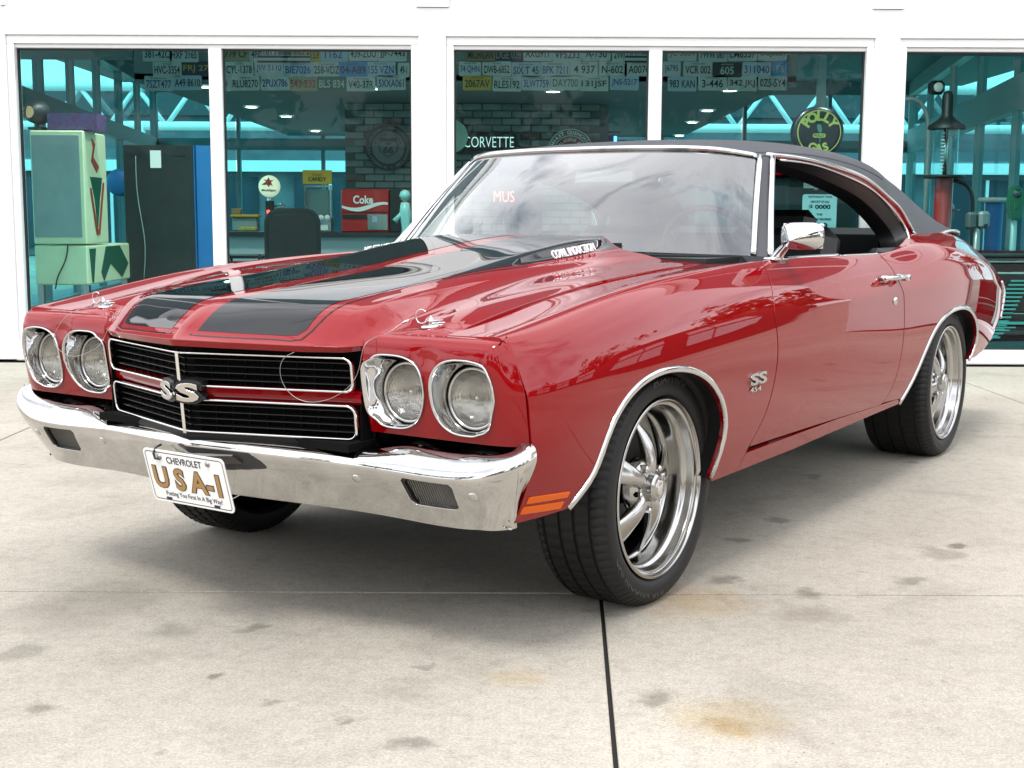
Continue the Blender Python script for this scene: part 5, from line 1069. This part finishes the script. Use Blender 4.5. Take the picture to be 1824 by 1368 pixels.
# counter
a=at(400,412,15.6);b_=at(745,412,15.6);t=empty('shop_counter',((a.x+b_.x)/2,15.6,0),0,'long counter with dark top and pale front in front of the brick wall','counter');L0=b_.x-a.x
MB().box((0,.35,a.z-.03),(L0,.75,.05)).build('counter_top',CTOP,t);MB().box((0,.38,(a.z-.06)/2+.05),(L0-.06,.6,a.z-.16)).build('counter_front',CFR,t);MB().box((0,.37,.05),(L0-.04,.6,.10)).build('plinth',REDE,t)
zc=a.z-.005
# office chair
p=at(521,395,12.6);t=empty('office_chair',(p.x,12.6,0),R(12),'black leather office chair with its high back to the window','chair')
b=MB();b.prism(rrect(.54,.70,.15,6),-.03,.06);b.prism(rrect(.46,.60,.13,6),-.055,-.0301);b.V=[(x,y+(z**2)*.12+.03,z+.82) for x,y,z in b.V];b.build('backrest',SEATM,t);MB().box((0,.32,.48),(.54,.52,.13),bev=.05).build('seat',SEATM,t)
for s in(-1,1): b=MB();b.tube([(s*.29,.12,.55),(s*.31,.15,.70),(s*.31,.45,.70),(s*.29,.46,.52)],.02,8);b.build('armrest',BLKP,t,True)
MB().tube([(0,.3,.06),(0,.3,.42)],.03,10).build('column',STE,t,True)
for k in range(5): b=MB();b.bar((0,.3,.08),(.30*math.cos(k*1.2566),.3+.30*math.sin(k*1.2566),.05),.04);b.build('leg',BLKP,t)
t=empty('small_table',(at(450,460,12.9).x,12.9,0),0,'chrome-edged low red and black table left of the office chair','table');z=at(450,458,12.9).z;MB().box((0,.3,z),(.75,.6,.03)).build('table_top',BLKP,t);MB().box((0,0,z-.09),(.7,.02,.10)).build('apron',REDE,t)
for sx in(-.33,.33):
    for y in(.03,.55): MB().tube([(sx,y,0),(sx,y,z-.02)],.015,8).build('leg',STE,t,True)
# pump with lit globe on counter
p=at(480,332,15.75);t=empty('globe_pump_lamp',(p.x,15.75,zc),0,'small pump-shaped lamp with round cream globe bearing a red winged horse, red neon below','lamp');hz=p.z-zc
k=MB().lathe([(0,-.05),(.09,-.048),(.125,-.025),(.132,0),(.125,.025),(.09,.048),(0,.05)],32,'y',(0,0,hz)).build('globe',GLOBE,t,True);M=frame(Vector((0,-.055,hz)),(1,0,0),(0,0,1))
text('globe_lettering','Mobilgas',INK,t,M@Matrix.Translation((0,-.050,0)),.04,.17,.001,.001,height=.035)
b=MB();b.prism([(-.085,.0),(-.03,.035),(-.06,.06),(-.02,.055),(.0,.085),(.02,.05),(.06,.055),(.03,.03),(.05,-.02),(.02,.0),(.0,-.03),(-.02,.0),(-.05,-.005)],-.056,-.053);b.V=[(x,y,z+hz+.02) for x,y,z in b.V];b.build('winged_horse_emblem',REDA,t)
MB().lathe([(.04,0),(.05,.03),(.03,hz-.14)],16,'z').build('stand',STE,t,True);MB().box((0,0,(hz-.14)/2+.02),(.10,.08,hz-.24),bev=.01).build('pump_body',BLKP,t);b=MB();b.tube([(-.01,-.05,.03),(-.005,-.05,.14),(-.012,-.05,.26)],.018,8);b.build('neon_tube',NR,t,True)
b=MB();b.tube(curve([(.06,0,.30),(.14,0,.33),(.2,0,.25),(.16,0,.06)],16),.014,6);b.build('hose',STE,t,True)
# candy dispenser
a=at(541,330,15.8);b_=at(591,412,15.8);t=empty('candy_dispenser',((a.x+b_.x)/2,15.8,zc),0,'four-bin steel candy dispenser under a yellow CANDY sign','dispenser');w_=b_.x-a.x;h=a.z-zc
MB().box((0,.1,.09),(w_,.24,.18),bev=.008).build('base',STE,t)
for sx in(-1,1): MB().box((sx*(w_/2-.012),0.02,h/2),(.022,.022,h)).build('corner_post',STE,t)
MB().box((0,.02,h-.01),(w_,.03,.02)).build('top_rail',STE,t);MB().box((0,.12,h/2+.05),(w_-.04,.16,h-.2)).build('candy_bin',P('hazy_plastic',(.14,.22,.22),.2),t)
for k in range(4): MB().lathe([(0,-.02),(.03,-.02),(.036,0)],16,'y',(-w_/2+.05+k*(w_-.1)/3,-.015,.17)).build('dispenser_knob',WHE,t,True)
MB().box((0,-.03,.055),(w_*.75,.02,.06)).build('tray',WHE,t)
a=at(540,303,15.8);b_=at(592,328,15.8);MB().box((0,0,(a.z+b_.z)/2-zc),(b_.x-a.x,.02,a.z-b_.z)).build('header_sign',YEL,t);M=frame(Vector((0,-.013,(a.z+b_.z)/2-zc-.025)),(1,0,0),(0,0,1));text('sign_lettering','CANDY',INK,t,M,.08,.22,.001,.002,height=.05);text('sign_lettering','Fresh',REDA,t,M@Matrix.Translation((0,.055,0)),.04,.11,.001,.0,height=.03)
# cola machine
a=at(607,337,15.7);b_=at(693,412,15.7);t=empty('drinks_machine',((a.x+b_.x)/2,15.7,zc),0,'red counter-top drinks machine with a white wave stripe','vending machine');w_=b_.x-a.x;h=a.z-zc
MB().box((0,.2,h/2),(w_,.4,h),bev=.012).build('body',REDE,t);MB().box((w_/2+.085,.2,h/2),(.16,.4,h),bev=.01).build('coin_column',BLKP,t);MB().box((w_/2+.175,.2,h*.8),(.03,.36,h*.4)).build('side_strip',P('orange_red_panel',(.7,.08,.03),.4,emit=(1,.1,.03),es=.3),t)
M=frame(Vector((-.02,-.008,h*.76)),(1,0,0),(0,0,1));text('brand_lettering','Coke',WHE,t,M,.13,.24,.002,.004,height=.10)
xs=np.linspace(-w_/2+.01,w_/2-.01,20);top=[(x,h*.60+.035*math.sin((x/w_)*5.2-.4)*1.0+.02) for x in xs];bot=[(x,h*.60+.035*math.sin((x/w_)*5.2-.4)-.02-.012*math.cos(x/w_*6)) for x in xs[::-1]];b=MB()
V=[(x,-.004,z) for x,z in top]+[(x,-.004,z) for x,z in bot[::-1]];b.add(V,[(i,i+1,21+i,20+i) for i in range(19)]);b.build('white_wave',WHE,t)
MB().box((0,-.004,h*.47),(w_-.02,.008,.012)).build('seam_strip',BLKP,t);MB().box((.15,-.005,h*.24),(.24,.01,h*.36)).build('dispense_bay',STE,t);MB().box((.12,-.012,h*.30),(.06,.004,.07)).build('sticker',PC['p'],t);MB().box((-.12,-.004,h*.36),(.3,.008,.05)).build('pour_slot',BLKP,t)
# small counter clutter
def small(name,u0,u1,v0,v1,Y,m,label,cat,d=.12,bev=.01):
    a=at(u0,v1,Y);c=at(u1,v0,Y);k=MB();k.box((0,0,0),(c.x-a.x,d,c.z-a.z),bev=bev);k=k.build(name,m,None);k.location=((a.x+c.x)/2,Y+d/2,(a.z+c.z)/2);return tag(k,label,cat)
def to_counter(v,Y):return v
small('radio',505,532,378,411,15.8,WHE,'small white cash register between the globe lamp and the candy dispenser','register')
small('tin_tray',410,462,382,387,15.8,YEL,'flat orange tray shelf at the left end of the counter','tray');small('parcel',412,428,371,382,15.82,P('cardboard',(.3,.2,.1),.8),'small cardboard parcel on the orange tray','parcel');small('shelf_stand',414,458,387,411,15.85,GRY,'grey stand under the orange tray on the counter','stand');small('toy_box',424,456,404,411,15.62,P('yellow_toys',(.6,.42,.05),.5,noise=(30,(.2,.3,.1),.8)),'low tray of yellow toys on the counter edge','tray')
# aqua scooter-like figure at the counter end
p=at(722,420,15.3);t=empty('aqua_statue',(p.x,15.3,0),0,'glossy aqua rounded figure with outstretched arms at the right end of the counter','statue')
z0=at(722,425,15.3).z;b=MB();b.tube([(0,0,0),(0,0,z0),(.02,0,z0+.10),(0,0,z0+.30),(0,0,z0+.42)],[.10,.07,.06,.07,.05],12);b.build('body',AQUA,t,True);MB().lathe([(0,-.07),(.05,-.05),(.07,0),(.05,.05),(0,.07)],16,'z',(0,0,z0+.50)).build('head',AQUA,t,True)
b=MB();b.tube([(0,0,z0+.34),(-.07,-.02,z0+.26),(-.12,-.04,z0+.20)],[.03,.025,.035],8);b.build('arm',AQUA,t,True);b=MB();b.tube([(0,0,z0+.34),(.07,-.02,z0+.28),(.10,-.04,z0+.16)],[.03,.025,.035],8);b.build('arm',AQUA,t,True)
# round shield sign
def disc_sign(name,u,v,Y,r,label,cat='sign'):
    p=at(u,v,Y);return empty(name,(p.x,Y,p.z),0,label,cat)
def ringmesh(nm,r0,r1,y,m,t,n=48,c=(0,0)): b=MB();b.lathe([(r0,y),(r1,y),(r1,y+.01)] if r0>0 else [(0,y),(r1,y),(r1,y+.01)],n,'y',(c[0],0,c[1]));return b.build(nm,m,t)
def arc(nm,txt,r,size,a_mid,span,mat,t,y,inward=False):
    n=len(txt)
    for i,ch in enumerate(txt):
        if ch==' ':continue
        a=a_mid+(span/2-(i+.5)*span/n)*(1 if not inward else -1);V,F=text_mesh(ch,size,.001,.0024*size/.05);c,s=math.cos(a),math.sin(a)
        up=Vector((c,0,s)) if not inward else Vector((-c,0,-s));rt=Vector((s,0,-c)) if not inward else Vector((-s,0,c));o=Vector((c*r,y,s*r))
        if not V:continue
        cy=(min(v.y for v in V)+max(v.y for v in V))/2
        yield [o+rt*v.x+up*(v.y-cy)+Vector((0,-v.z,0)) for v in V],F
def arctext(nm,txt,r,size,a_mid,span,mat,t,y,inward=False):
    b=MB()
    for V,F in arc(nm,txt,r,size,a_mid,span,mat,t,y,inward):b.add(V,F)
    return b.build(nm,mat,t,fix=False)
DK=P('sign_dark_grey',(.045,.05,.055),.5);MID=P('sign_mid_grey',(.20,.22,.23),.5)
t=disc_sign('round_shield_sign',692,263,16.42,.3,'round dark sign with US 66 shield on the brick wall');ringmesh('outer_ring',.20,.285,-.012,DK,t);ringmesh('inner_disc',0,.20,-.016,MID,t)
arctext('ring_lettering','CALIFORNIA - OKLAHOMA',.243,.05,R(270),R(190),MID,t,-.016,True);arctext('ring_lettering','ARIZONA - NEW MEXICO',.243,.045,R(90),R(140),MID,t,-.016);arctext('ring_lettering','MISSOURI - TEXAS',.165,.035,R(90),R(150),DK,t,-.02)
b=MB();b.prism([(0,-.12),(.06,-.085),(.115,-.04),(.125,.03),(.10,.08),(.11,.11),(.06,.125),(0,.105),(-.06,.125),(-.11,.11),(-.10,.08),(-.125,.03),(-.115,-.04),(-.06,-.085)],-.026,-.017);b.build('shield',DK,t)
b=MB();b.prism([(0,-.108),(.055,-.075),(.103,-.035),(.112,.03),(.09,.075),(-.09,.075),(-.112,.03),(-.103,-.035),(-.055,-.075)],-.030,-.026);b.build('shield_face',MID,t)
M=frame(Vector((0,-.032,-.03)),(1,0,0),(0,0,1));text('sign_lettering','66',DK,t,M,.1,.13,.001,.004,height=.085);text('sign_lettering','US',DK,t,M@Matrix.Translation((0,.078,0)),.04,.07,.001,.003,height=.03)
# neon word signs
a=at(822,253,16.40);b_=at(920,253,16.40);t=empty('tube_letter_sign',((a.x+b_.x)/2,16.40,a.z),R(0),'long black board sign with pale tube lettering on the brick wall','sign');MB().box((0,0,0),(b_.x-a.x,.03,.21)).build('board',PC['k'],t);text('tube_lettering','CORVETTE',NWH,t,frame(Vector((0,-.02,0)),(1,0,0),(0,0,1)),.14,.62,.004,-.0015,height=.13)
t=disc_sign('round_pale_sign',805,243,16.38,.2,'pale mint disc sign partly hidden behind the white column');ringmesh('disc',0,.20,-.02,P('mint_enamel',(.5,.75,.65),.4),t)
t=disc_sign('round_drink_sign',1016,271,16.40,.3,'round green-rimmed red sign reading Thirst Quenching above the car roof');ringmesh('outer_ring',.0,.285,-.012,P('sign_green',(.01,.13,.08),.4),t);ringmesh('white_ring',.195,.205,-.016,WHE,t);ringmesh('rim',.275,.285,-.016,WHE,t);ringmesh('red_disc',0,.195,-.018,P('sign_red',(.25,.02,.02),.4),t)
arctext('ring_lettering','THIRST QUENCHING',.24,.058,R(90),R(160),WHE,t,-.018);arctext('ring_lettering','DELICIOUS AND',.155,.048,R(90),R(140),WHE,t,-.022)
p=at(1096,250,16.2);t=empty('blue_neon_lamp',(p.x,16.2,p.z),0,'dark bracket with short upright blue neon tube over the car roof','lamp');b=MB();b.tube([(0,0,-.09),(0,0,.05)],.018,8);b.build('neon_tube',NBL,t,True);b=MB();b.box((-.05,.03,-.02),(.06,.03,.16));b.box((-.01,.03,.10),(.16,.02,.02));b.build('bracket',BLKP,t)
a=at(880,350,16.3);b_=at(930,350,16.3);t=empty('red_neon_sign',((a.x+b_.x)/2-.02,16.3,a.z),0,'pink-red neon word sign starting MUS seen through the windscreen','sign');text('tube_lettering','MUS',NP,t,frame(Vector((-.03,0,0)),(1,0,0),(0,0,1)),.15,.25,.004,-.003,height=.13);MB().box((.05,.03,0),(.42,.02,.24)).build('board',P('smoked_board',(.05,.06,.065),.4),t)
for u0,u1,v0,v1,Y,m,l in((922,966,338,470,16.0,BLKP,'tall dark cabinet against the bricks seen through the windscreen'),(1055,1078,260,470,16.2,GRY,'grey tall locker at the right end of the brick wall')):
    a=at(u0,v0,Y);c=at(u1,v1,Y);k=MB();k.box((0,.2,a.z/2),(c.x-a.x,.4,a.z),bev=.01);k=k.build('tall_cabinet',m,None);k.location=((a.x+c.x)/2,Y,0);tag(k,l,'cabinet')
t=empty('work_bench',(at(880,400,15.2).x,15.2,0),0,'grey work bench with drawers seen through the windscreen','bench');MB().box((0,.3,.84),(1.3,.6,.05)).build('bench_top',STE,t);MB().box((0,.3,.42),(1.25,.55,.76)).build('cabinet',P('bench_grey',(.3,.36,.38),.5),t)
for z in(.3,.5,.7): MB().box((0,.01,z),(1.1,.02,.16)).build('drawer',MID,t)
# ------------------------------------------------------------------ Polly pump
p=at(1457,236,10.9);t=empty('petrol_pump',(p.x+.04,11.0,0),0,'dark petrol pump topped by a round black globe with yellow lettering and a parrot','petrol pump');zg=p.z;xg_=-.04
G=empty('globe');G.parent=t;G.location=(xg_,-.1,zg)
MB().lathe([(0,-.045),(.12,-.043),(.19,-.030),(.213,-.005),(.217,.04),(.213,.08),(0,.09)],56,'y').build('globe_body',P('globe_black',(.006,.010,.022),.35),G,True)
YG=P('globe_yellow',(.66,.64,.14),.4)
ringmesh('yellow_ring',.172,.180,-.046,YG,G);
arctext('globe_lettering','POLLY',.132,.105,R(90),R(140),YG,G,-.050);arctext('globe_lettering','GAS',.130,.09,R(270),R(72),YG,G,-.050,True)
b=MB();b.prism(rrect(.105,.034,.014,3),-.052,-.048);b.V=[(x,y,z-.028) for x,y,z in b.V];b.build('name_pill',YG,G);text('pill_lettering','POLLY',INK,G,frame(Vector((0,-.054,-.028)),(1,0,0),(0,0,1)),.03,.085,.0005,.001,height=.02)
b=MB();b.prism([(-.012,.062),(.004,.066),(.014,.05),(.022,.02),(.016,-.004),(.008,-.008),(-.004,.0),(-.016,.02),(-.018,.045),(-.026,.05)],-.052,-.048);b.prism([(.004,-.05),(.012,-.05),(.008,-.085),(.003,-.083)],-.052,-.048);b.V=[(x,y,z) for x,y,z in b.V];b.build('parrot_emblem',P('parrot_green',(.08,.30,.24),.5),G)
hb=zg-.23;MB().box((-.0,.1,hb/2),(.58,.40,hb),bev=.03).build('body',P('pump_dark',(.012,.03,.035),.3),t);MB().lathe([(.10,hb),(.07,hb+.03)],20,'z',(xg_,0,0)).build('collar',STE,t,True)
a=at(1430,346,10.88);c=at(1488,435,10.88);b=MB();b.prism(rrect(c.x-a.x,a.z-c.z,.02,3),-.122,-.115);dz=(a.z+c.z)/2;dx=(a.x+c.x)/2-t.location.x;b.V=[(x+dx,y,z+dz) for x,y,z in b.V];b.build('dial_face',P('dial_face',(.62,.80,.80),.4,emit=(.5,.9,.95),es=.25),t)
for s_,zz,wd in(('AMOUNT OF SALE',.145,.16),('$ 0000',.10,.18),('THIS',.04,.05),('GALLONS DELIVERED',.0,.2),('000',-.05,.14),('PER GALLON',-.11,.14),('WITHOUT TAX',.185,.2)): text('dial_lettering',s_,INK,t,frame(Vector((dx,-.125,dz+zz)),(1,0,0),(0,0,1)),.03,wd,.0005,.001,height=.042 if '0' in s_ else .018)
a=at(1455,332,10.88);b=MB();b.prism(rrect(.22,.05,.01,3),-.122,-.115);b.V=[(x+a.x-t.location.x,y,z+a.z+.01) for x,y,z in b.V];b.build('name_strip',WHE,t);MB().lathe([(0,-.13),(.03,-.128),(.035,-.115)],20,'y',(a.x-t.location.x,0,a.z)).build('strip_badge',STE,t,True)
# tall visible pump at right
p=at(1684,270,12.2);t=empty('visible_petrol_pump',(p.x,12.2,0),0,'tall antique petrol pump with glass cylinder and red body at the right window','petrol pump')
za,zb_=at(1684,312,12.2).z,at(1684,230,12.2).z
MB().lathe([(.115,za),(.115,zb_)],32,'z').build('glass_cylinder',CG,t,True);MB().lathe([(.0,za-.03),(.18,za-.03),(.19,za-.01),(.18,za),(.0,za)],32,'z').build('cylinder_base',BLKP,t,True)
MB().lathe([(.17,zb_),(.165,zb_+.03),(.09,zb_+.08),(.05,zb_+.12),(.05,zb_+.30),(.035,zb_+.34),(0,zb_+.35)],32,'z').build('dome_cap',BLKP,t,True);MB().tube([(0,0,za),(0,0,zb_)],.02,10).build('centre_pipe',STE,t,True)
for k in range(12): MB().box((-.05,-.07,za+.04+k*(zb_-za-.08)/11),(.03,.004,.012)).build('gallon_mark',WHE,t)
MB().lathe([(.085,za-.03),(.08,.85),(.12,.80),(.14,.1),(.2,.08),(.2,0)],28,'z').build('red_body',REDE,t,True)
b=MB();b.tube(curve([(.08,0,za-.04),(.22,0,za-.10),(.28,0,za-.4),(.27,0,.7),(.2,0,.5)],24),.018,8);b.build('hose',BLKP,t,True)
p=at(1650,200,12.6);t=empty('hoist_arm',(p.x,12.6,0),0,'curved grey pipe arm with a boxed camera head left of the antique pump','stand');b=MB();b.tube(curve([(-.22,0,2.22),(-.10,0,2.22),(.0,0,2.10),(.03,0,1.9),(.03,0,1.2),(.03,0,0)],30),.022,8);b.build('pipe',P('grey_pipe',(.25,.3,.3),.4),t,True);MB().box((.08,-.02,2.33),(.14,.12,.13),bev=.03).build('head',BLKP,t);MB().lathe([(0,-.09),(.04,-.09),(.045,-.08)],16,'y',(.08,0,2.33)).build('lens_disc',WHE,t,True)
# parking meters
for (u,v,Y,kind) in ((1741,393,11.2,0),(1808,360,11.0,1)):
    p=at(u,v,Y);t=empty('parking_meter',(p.x,Y,0),0,['grey twin-headed box parking meter on a post right of the red boot','green domed single parking meter on a post at the right edge'][kind],'parking meter','parking meters inside the right window')
    if kind==0:
        m=P('meter_grey',(.28,.33,.33),.35,.3)
        MB().box((-.045,.02,p.z),(.085,.10,.145),bev=.02).build('meter_head',P('meter_grey_dark',(.10,.12,.12),.4),t);MB().box((.048,0,p.z+.006),(.095,.11,.15),bev=.025).build('meter_head',m,t);MB().box((.055,-.058,p.z-.04),(.03,.004,.025)).build('coin_slot',INK,t);MB().tube([(0,0,0),(0,0,p.z-.07)],.028,12).build('post',m,t,True)
    else:
        m=P('meter_green',(.01,.14,.07),.3,coat=.5);b=MB();b.prism([(-.038,-.14),(.038,-.14),(.058,-.03),(.056,.06),(.04,.115),(.0,.14),(-.04,.115),(-.056,.06),(-.058,-.03)],-.045,.045);b.V=[(x,y,z+p.z) for x,y,z in b.V];b.build('meter_head',m,t)
        MB().lathe([(0,-.052),(.036,-.05),(.04,-.044)],20,'y',(0,0,p.z+.07)).build('dial_window',P('dial_dark',(.02,.04,.04),.1,coat=1),t,True);MB().box((0,-.05,p.z-.04),(.05,.01,.05),bev=.004).build('coin_plate',m,t);MB().tube([(0,0,0),(0,0,p.z-.14)],.026,12).build('post',P('post_aqua',(.25,.45,.42),.4),t,True)
p=at(1772,352,13.6);t=empty('drum_stool',(p.x,13.6,0),0,'small white-topped ribbed pedestal table between the parking meters','table');MB().lathe([(0,p.z),(.16,p.z),(.17,p.z-.03),(.12,p.z-.05)],24,'z').build('table_top',WHE,t,True);MB().lathe([(.09,p.z-.05),(.08,.05),(.16,0)],20,'z').build('pedestal',BLU,t,True)
# seated person in a red cap
p=at(1684,382,12.9);t=empty('person',(p.x,12.9,0),R(25),'person in a red cap sitting behind the red car boot','person')
SK=P('skin',(.42,.24,.17),.5);CL=P('green_shirt',(.05,.10,.07),.8);HR=P('grey_hair',(.2,.18,.16),.8)
def skin(name,pts,edges,mat,par,sub=2):
    me=bpy.data.meshes.new(name);me.from_pydata([q[:3] for q in pts],edges,[]);o=bpy.data.objects.new(name,me);link(o);sm=o.modifiers.new('s','SKIN');ss=o.modifiers.new('u','SUBSURF');ss.levels=sub;ss.render_levels=sub
    for i,q in enumerate(pts):
        v=me.skin_vertices[0].data[i];v.radius=(q[3],q[4] if len(q)>4 else q[3]);v.use_root=(i==0)
    dg=bpy.context.evaluated_depsgraph_get();m2=bpy.data.meshes.new_from_object(o.evaluated_get(dg));bpy.data.objects.remove(o);m2.materials.clear();m2.materials.append(mat);m2.polygons.foreach_set('use_smooth',[True]*len(m2.polygons));o=bpy.data.objects.new(name,m2);link(o,par);return o
zh=p.z
pts=[(0,.12,zh-.72,.15,.12),(0,.09,zh-.50,.14,.10),(0,.05,zh-.30,.16,.09),(0,.03,zh-.20,.06,.06),(0,.0,zh-.10,.055,.055),(0,-.01,zh-.02,.075,.085),(0,-.005,zh+.06,.07,.08),
(.17,.04,zh-.30,.06),(.24,.0,zh-.52,.045),(.20,-.22,zh-.62,.035),(-.17,.04,zh-.30,.06),(-.24,.0,zh-.52,.045),(-.20,-.22,zh-.62,.035),(.11,-.30,zh-.74,.075),(.12,-.36,zh-1.05,.05),(.12,-.42,.06,.04),(-.11,-.30,zh-.74,.075),(-.12,-.36,zh-1.05,.05),(-.12,-.42,.06,.04)]
o=skin('body',pts,[(0,1),(1,2),(2,3),(3,4),(4,5),(5,6),(2,7),(7,8),(8,9),(2,10),(10,11),(11,12),(0,13),(13,14),(14,15),(0,16),(16,17),(17,18)],CL,t)
MB().lathe([(0,-.115),(.045,-.10),(.068,-.05),(.074,0),(.072,.05),(.05,.09),(0,.105)],20,'z',(0,-.012,zh+.0)).build('head',SK,t,True);MB().lathe([(.0,.115),(.05,.10),(.078,.06),(.083,.02)],24,'z',(0,-.005,zh+.02)).build('cap',REDE,t,True)
b=MB();b.prism([(-.07,-.04),(.07,-.04),(.055,-.14),(0,-.16),(-.055,-.14)],zh+.04,zh+.05,'z');b.build('cap_peak',REDE,t);b=MB();b.prism([(-.01,-.085),(.01,-.085),(.012,-.105),(-.012,-.105)],zh-.03,zh+.01,'z');b.build('nose',SK,t)
for s in(-1,1): MB().lathe([(0,.012),(.015,.008),(.02,0)],10,'x',(s*.075,0,zh)).build('ear',SK,t,True);MB().lathe([(0,-.006),(.007,0)],8,'y',(s*.028,-.078,zh+.01)).build('eye',INK,t)
t2=empty('stool',(p.x,13.0,0),0,'low dark stool under the person in the red cap','stool');zs=max(.2,zh-.86);MB().box((0,.05,zs),(.4,.4,.06),bev=.02).build('seat',BLKP,t2)
for sx in(-.16,.16):
    for sy in(-.1,.2): MB().tube([(sx,sy,0),(sx,sy,zs-.02)],.018,8).build('leg',STE,t2,True)
# maroon vintage car body behind the right glass
a=at(1700,452,10.35);t=empty('vintage_car',(3.4,10.35,0),0,'dark maroon vintage car with chrome strips and green louvred grilles behind the right window','car')
MAR=paint('maroon_paint',(.035,.006,.010));TEAL=P('aqua_louvre',(.10,.34,.32),.3,.5);x0=a.x-.3-3.4;x1=6.1-3.4
def zz(v):return at(1800,v,10.35).z
b=MB();prof=[(.06,.02),(.03,zz(560)),(.0,zz(500)),(.0,zz(470)),(.03,zz(455)),(.14,zz(447)),(1.6,zz(447)),(1.6,.02)]
b.prism(prof,x0,x1,'x');b.build('body',MAR,t)
for v,h in((466,.018),(486,.020),(558,.012)): MB().box(((x0+x1)/2,-.012,zz(v)),(x1-x0-.02,.024,h),bev=.004).build('chrome_strip',CHR,t)
MB().box(((x0+x1)/2,.05,zz(455)+.0),(x1-x0,.10,.03),bev=.01).build('sill_moulding',BLKP,t)
for k in range(15):
    v=500+k*7.2;xx=at(1812-k*3.9,v,10.35).x-3.4;MB().box((xx+.02,-.014,zz(v)),(.16,.02,.013),Matrix.Rotation(R(0),3,'Y')).build('louvre',TEAL,t)
MB().box(((x0+x1)/2,.0,zz(575)),(x1-x0-.04,.06,.02)).build('lower_strip',TEAL,t)
for k in range(5): MB().box((at(1760,590,10.35).x-3.4-.02*k,-.008+.012*k*0,zz(583+k*5)),(.42-.05*k,.03,.010)).build('louvre',TEAL,t)
MB().box(((x0+x1)/2,.02,zz(606)/2),(x1-x0,.10,zz(606)-.02)).build('running_board',P('dark_teal_board',(.02,.06,.06),.5),t)
for xx in(x0+.5,x1-.5): MB().lathe([(.0,.10),(.16,.10),(.20,.12),(.29,.10),(.31,.14),(.31,.28)],32,'y',(xx,.0,.31)).build('wheel',RUB,t,True)
